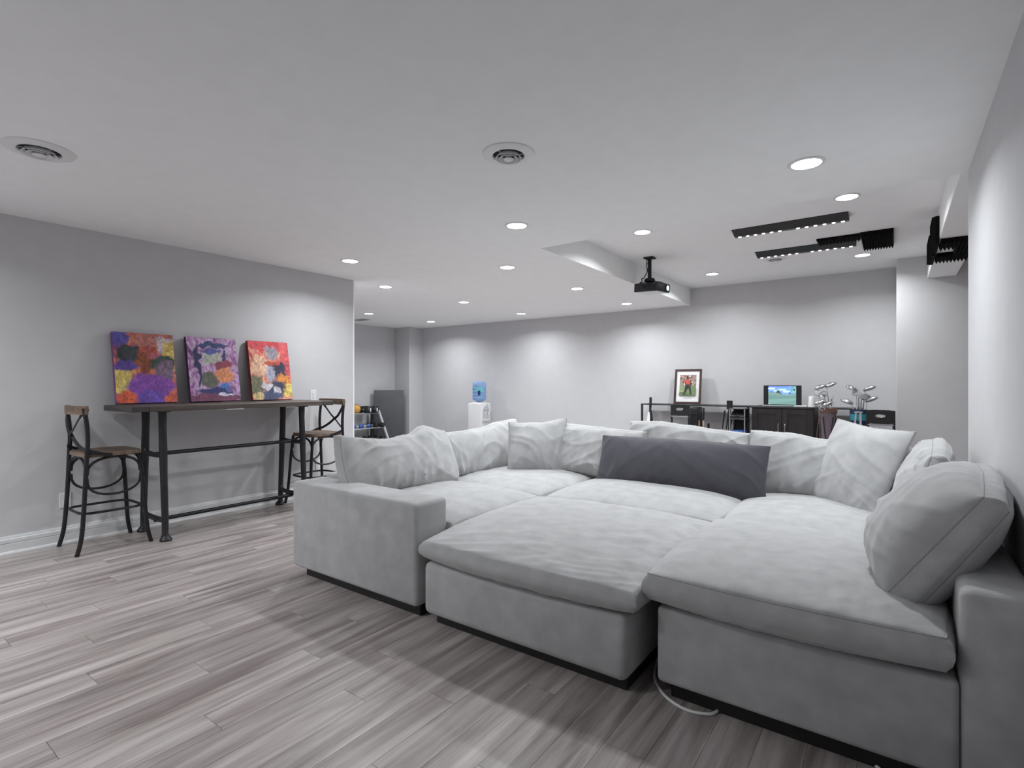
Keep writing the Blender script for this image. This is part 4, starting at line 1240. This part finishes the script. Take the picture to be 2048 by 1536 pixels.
for k, (dx, dy, tx, ty, tz, kind, ang, m_, lb) in enumerate((
    (-.03, .0, -.135, .02, 1.165, 'wood', R(20), M_STEEL, 'big silver driver at the left of the mauve golf bag'),
    (.02, .02, -.02, .05, 1.195, 'wood', R(25), M_STEEL, 'tallest silver driver in the mauve golf bag'),
    (-.02, -.02, -.11, -.02, 1.10, 'iron', R(10), M_CHROME, 'silver iron just under the left driver in the mauve bag'),
    (.0, .01, -.05, .0, 1.115, 'iron', R(200), M_STEEL, 'silver iron in the middle of the mauve bag'),
    (.03, -.01, .05, -.01, 1.05, 'iron', R(100), M_CHROME, 'silver iron at the right of the mauve bag'),
    (-.04, -.03, -.13, -.06, .975, 'wood', R(15), M_CHROME, 'low chrome head lying over the left rim of the mauve bag'),
    (-.01, -.04, -.05, -.06, .955, 'wood', R(15), M_CHROME, 'low chrome head lying over the front rim of the mauve bag'))):
    club(-.685 + dx, 7.74 + dy, zb, (-.685 + tx, 7.74 + ty, tz), lb, kind, ang, m_)
for k, (dx, dy, tx, ty, tz, kind, ang, m_, lb) in enumerate((
    (-.03, .0, -.035, .02, 1.155, 'wood', R(165), M_CHROME, 'bright chrome driver pointing left from the blue golf bag'),
    (.03, .01, .05, .04, 1.15, 'wood', R(-15), M_STEEL, 'silver driver pointing right from the blue golf bag'),
    (.01, .0, .02, .01, 1.12, 'iron', R(190), M_STEEL, 'tall silver iron in the middle of the blue bag'),
    (-.01, -.02, -.01, -.03, 1.08, 'iron', R(0), M_STEEL, 'silver iron at the front of the blue bag'),
    (.0, .03, .01, .05, 1.06, 'iron', R(20), M_STEEL, 'silver iron at the back of the blue bag'),
    (-.05, -.01, -.085, -.02, .99, 'wood', R(160), M_STEEL, 'low silver head at the left rim of the blue bag'),
    (.05, .0, .07, .02, 1.02, 'wood', R(-10), M_STEEL, 'low dark silver head at the right rim of the blue bag'))):
    club(-.345 + dx, 7.65 + dy, zb, (-.345 + tx, 7.65 + ty, tz), lb, kind, ang, m_)

um = thing('umbrella', 'black and white folded umbrella leaning at the left end of the console', 'umbrella', (-3.07, 7.86, 0), (R(-3), R(0), 0))
MB().tube([(0, 0, .02), (0, 0, .93)], .006, 8).build('shaft', M_STEEL, um, True)
MB().lathe([(0, 1.03), (.017, 1.028), (.019, 1.0), (.017, .88), (.012, .85), (0, .85)], n=14).build('handle', M_BLACKM, um, True)
MB().lathe([(.008, .86), (.020, .82), (.034, .74), (.046, .62), (.040, .45), (.02, .2), (.008, .06)], n=12).build('canopy', M_BLACKM, um, True)
for a0, tz in ((2.6, .72), (3.6, .70), (1.9, .66)):
    vs = []
    for k in range(6):
        z_ = .80 - k * .055
        w_ = .012 + .018 * math.sin(PI * k / 5)
        rr = .030 + .006 * k
        vs += [(-rr * math.cos(a0) * -1 * .9 - w_ * .3, -rr * abs(math.sin(a0)) - .012, z_), (-rr * math.cos(a0) * -1 * .9 + w_, -rr * abs(math.sin(a0)) - .016, z_)]
    MB().add(vs, [(2 * k, 2 * k + 1, 2 * k + 3, 2 * k + 2) for k in range(5)]).build('white_panel', M_PAPER, um)
for x_, lean, lb in ((-2.315, -3, 'pale wooden stick leaning right of the black high chair, nearer it'), (-2.27, -1, 'pale wooden stick with a black grip, farther from the high chair')):
    h = thing('hockey_stick', lb, 'stick', (x_, 7.90, 0), (R(-5), R(lean), 0), group='wooden sticks by the console')
    MB().box((-.012, -.008, .02), (.012, .008, .72), .004, 2).build('stick_shaft', M_TAN, h, True)
    MB().tube([(0, 0, .70), (0, 0, .88)], .013, 10).build('grip', M_BLACKM, h, True)
    MB().box((-.014, -.012, 0), (.06, .012, .045), .008, 2).build('blade', M_TAN, h, True)
gr = MB().tube([(0, 0, 0), (0, 0, .50), (0, 0, .52), (0, 0, .66)], [.007, .007, .015, .017], 10).build('putter', M_BLACKM, None, True)
gr.location = (-2.20, 7.92, 0)
tag(gr, 'short black stick standing under the middle of the console', 'putter')
cp = thing('ball_retriever', 'black tube with a thick square top leaning left of the shelf cart', 'club tube', (-1.885, 7.80, 0), (R(-2), 0, 0))
MB().tube([(0, 0, 0), (0, 0, .90)], .019, 10).build('tube', M_BLACKM, cp, True)
MB().box((-.034, -.03, .88), (.034, .03, 1.0), .004, 1).build('tube_cap', M_BLACKM, cp)
for k in range(4):
    lb = ('slim golf club leaning on the console left of the black tube, leftmost of four', 'slim golf club leaning left of the black tube, second of four', 'slim golf club leaning left of the black tube, third of four', 'slim golf club leaning nearest the black tube')[k]
    c_ = thing('golf_club', lb, 'golf club', (-2.06 + .035 * k, 7.86, 0), (R(-3), R(6 + 1.5 * k), 0), group='slim clubs leaning on the console')
    MB().tube([(0, 0, .05), (0, 0, .60)], .0055, 8).build('shaft', M_CHROME, c_, True)
    MB().tube([(0, 0, .60), (0, 0, .86)], [.008, .012], 8).build('grip', M_BLACKM, c_, True)
    b = MB(); iron_head(b, Vector((0, 0, .04)), R(40)); b.build('head', M_STEEL, c_)
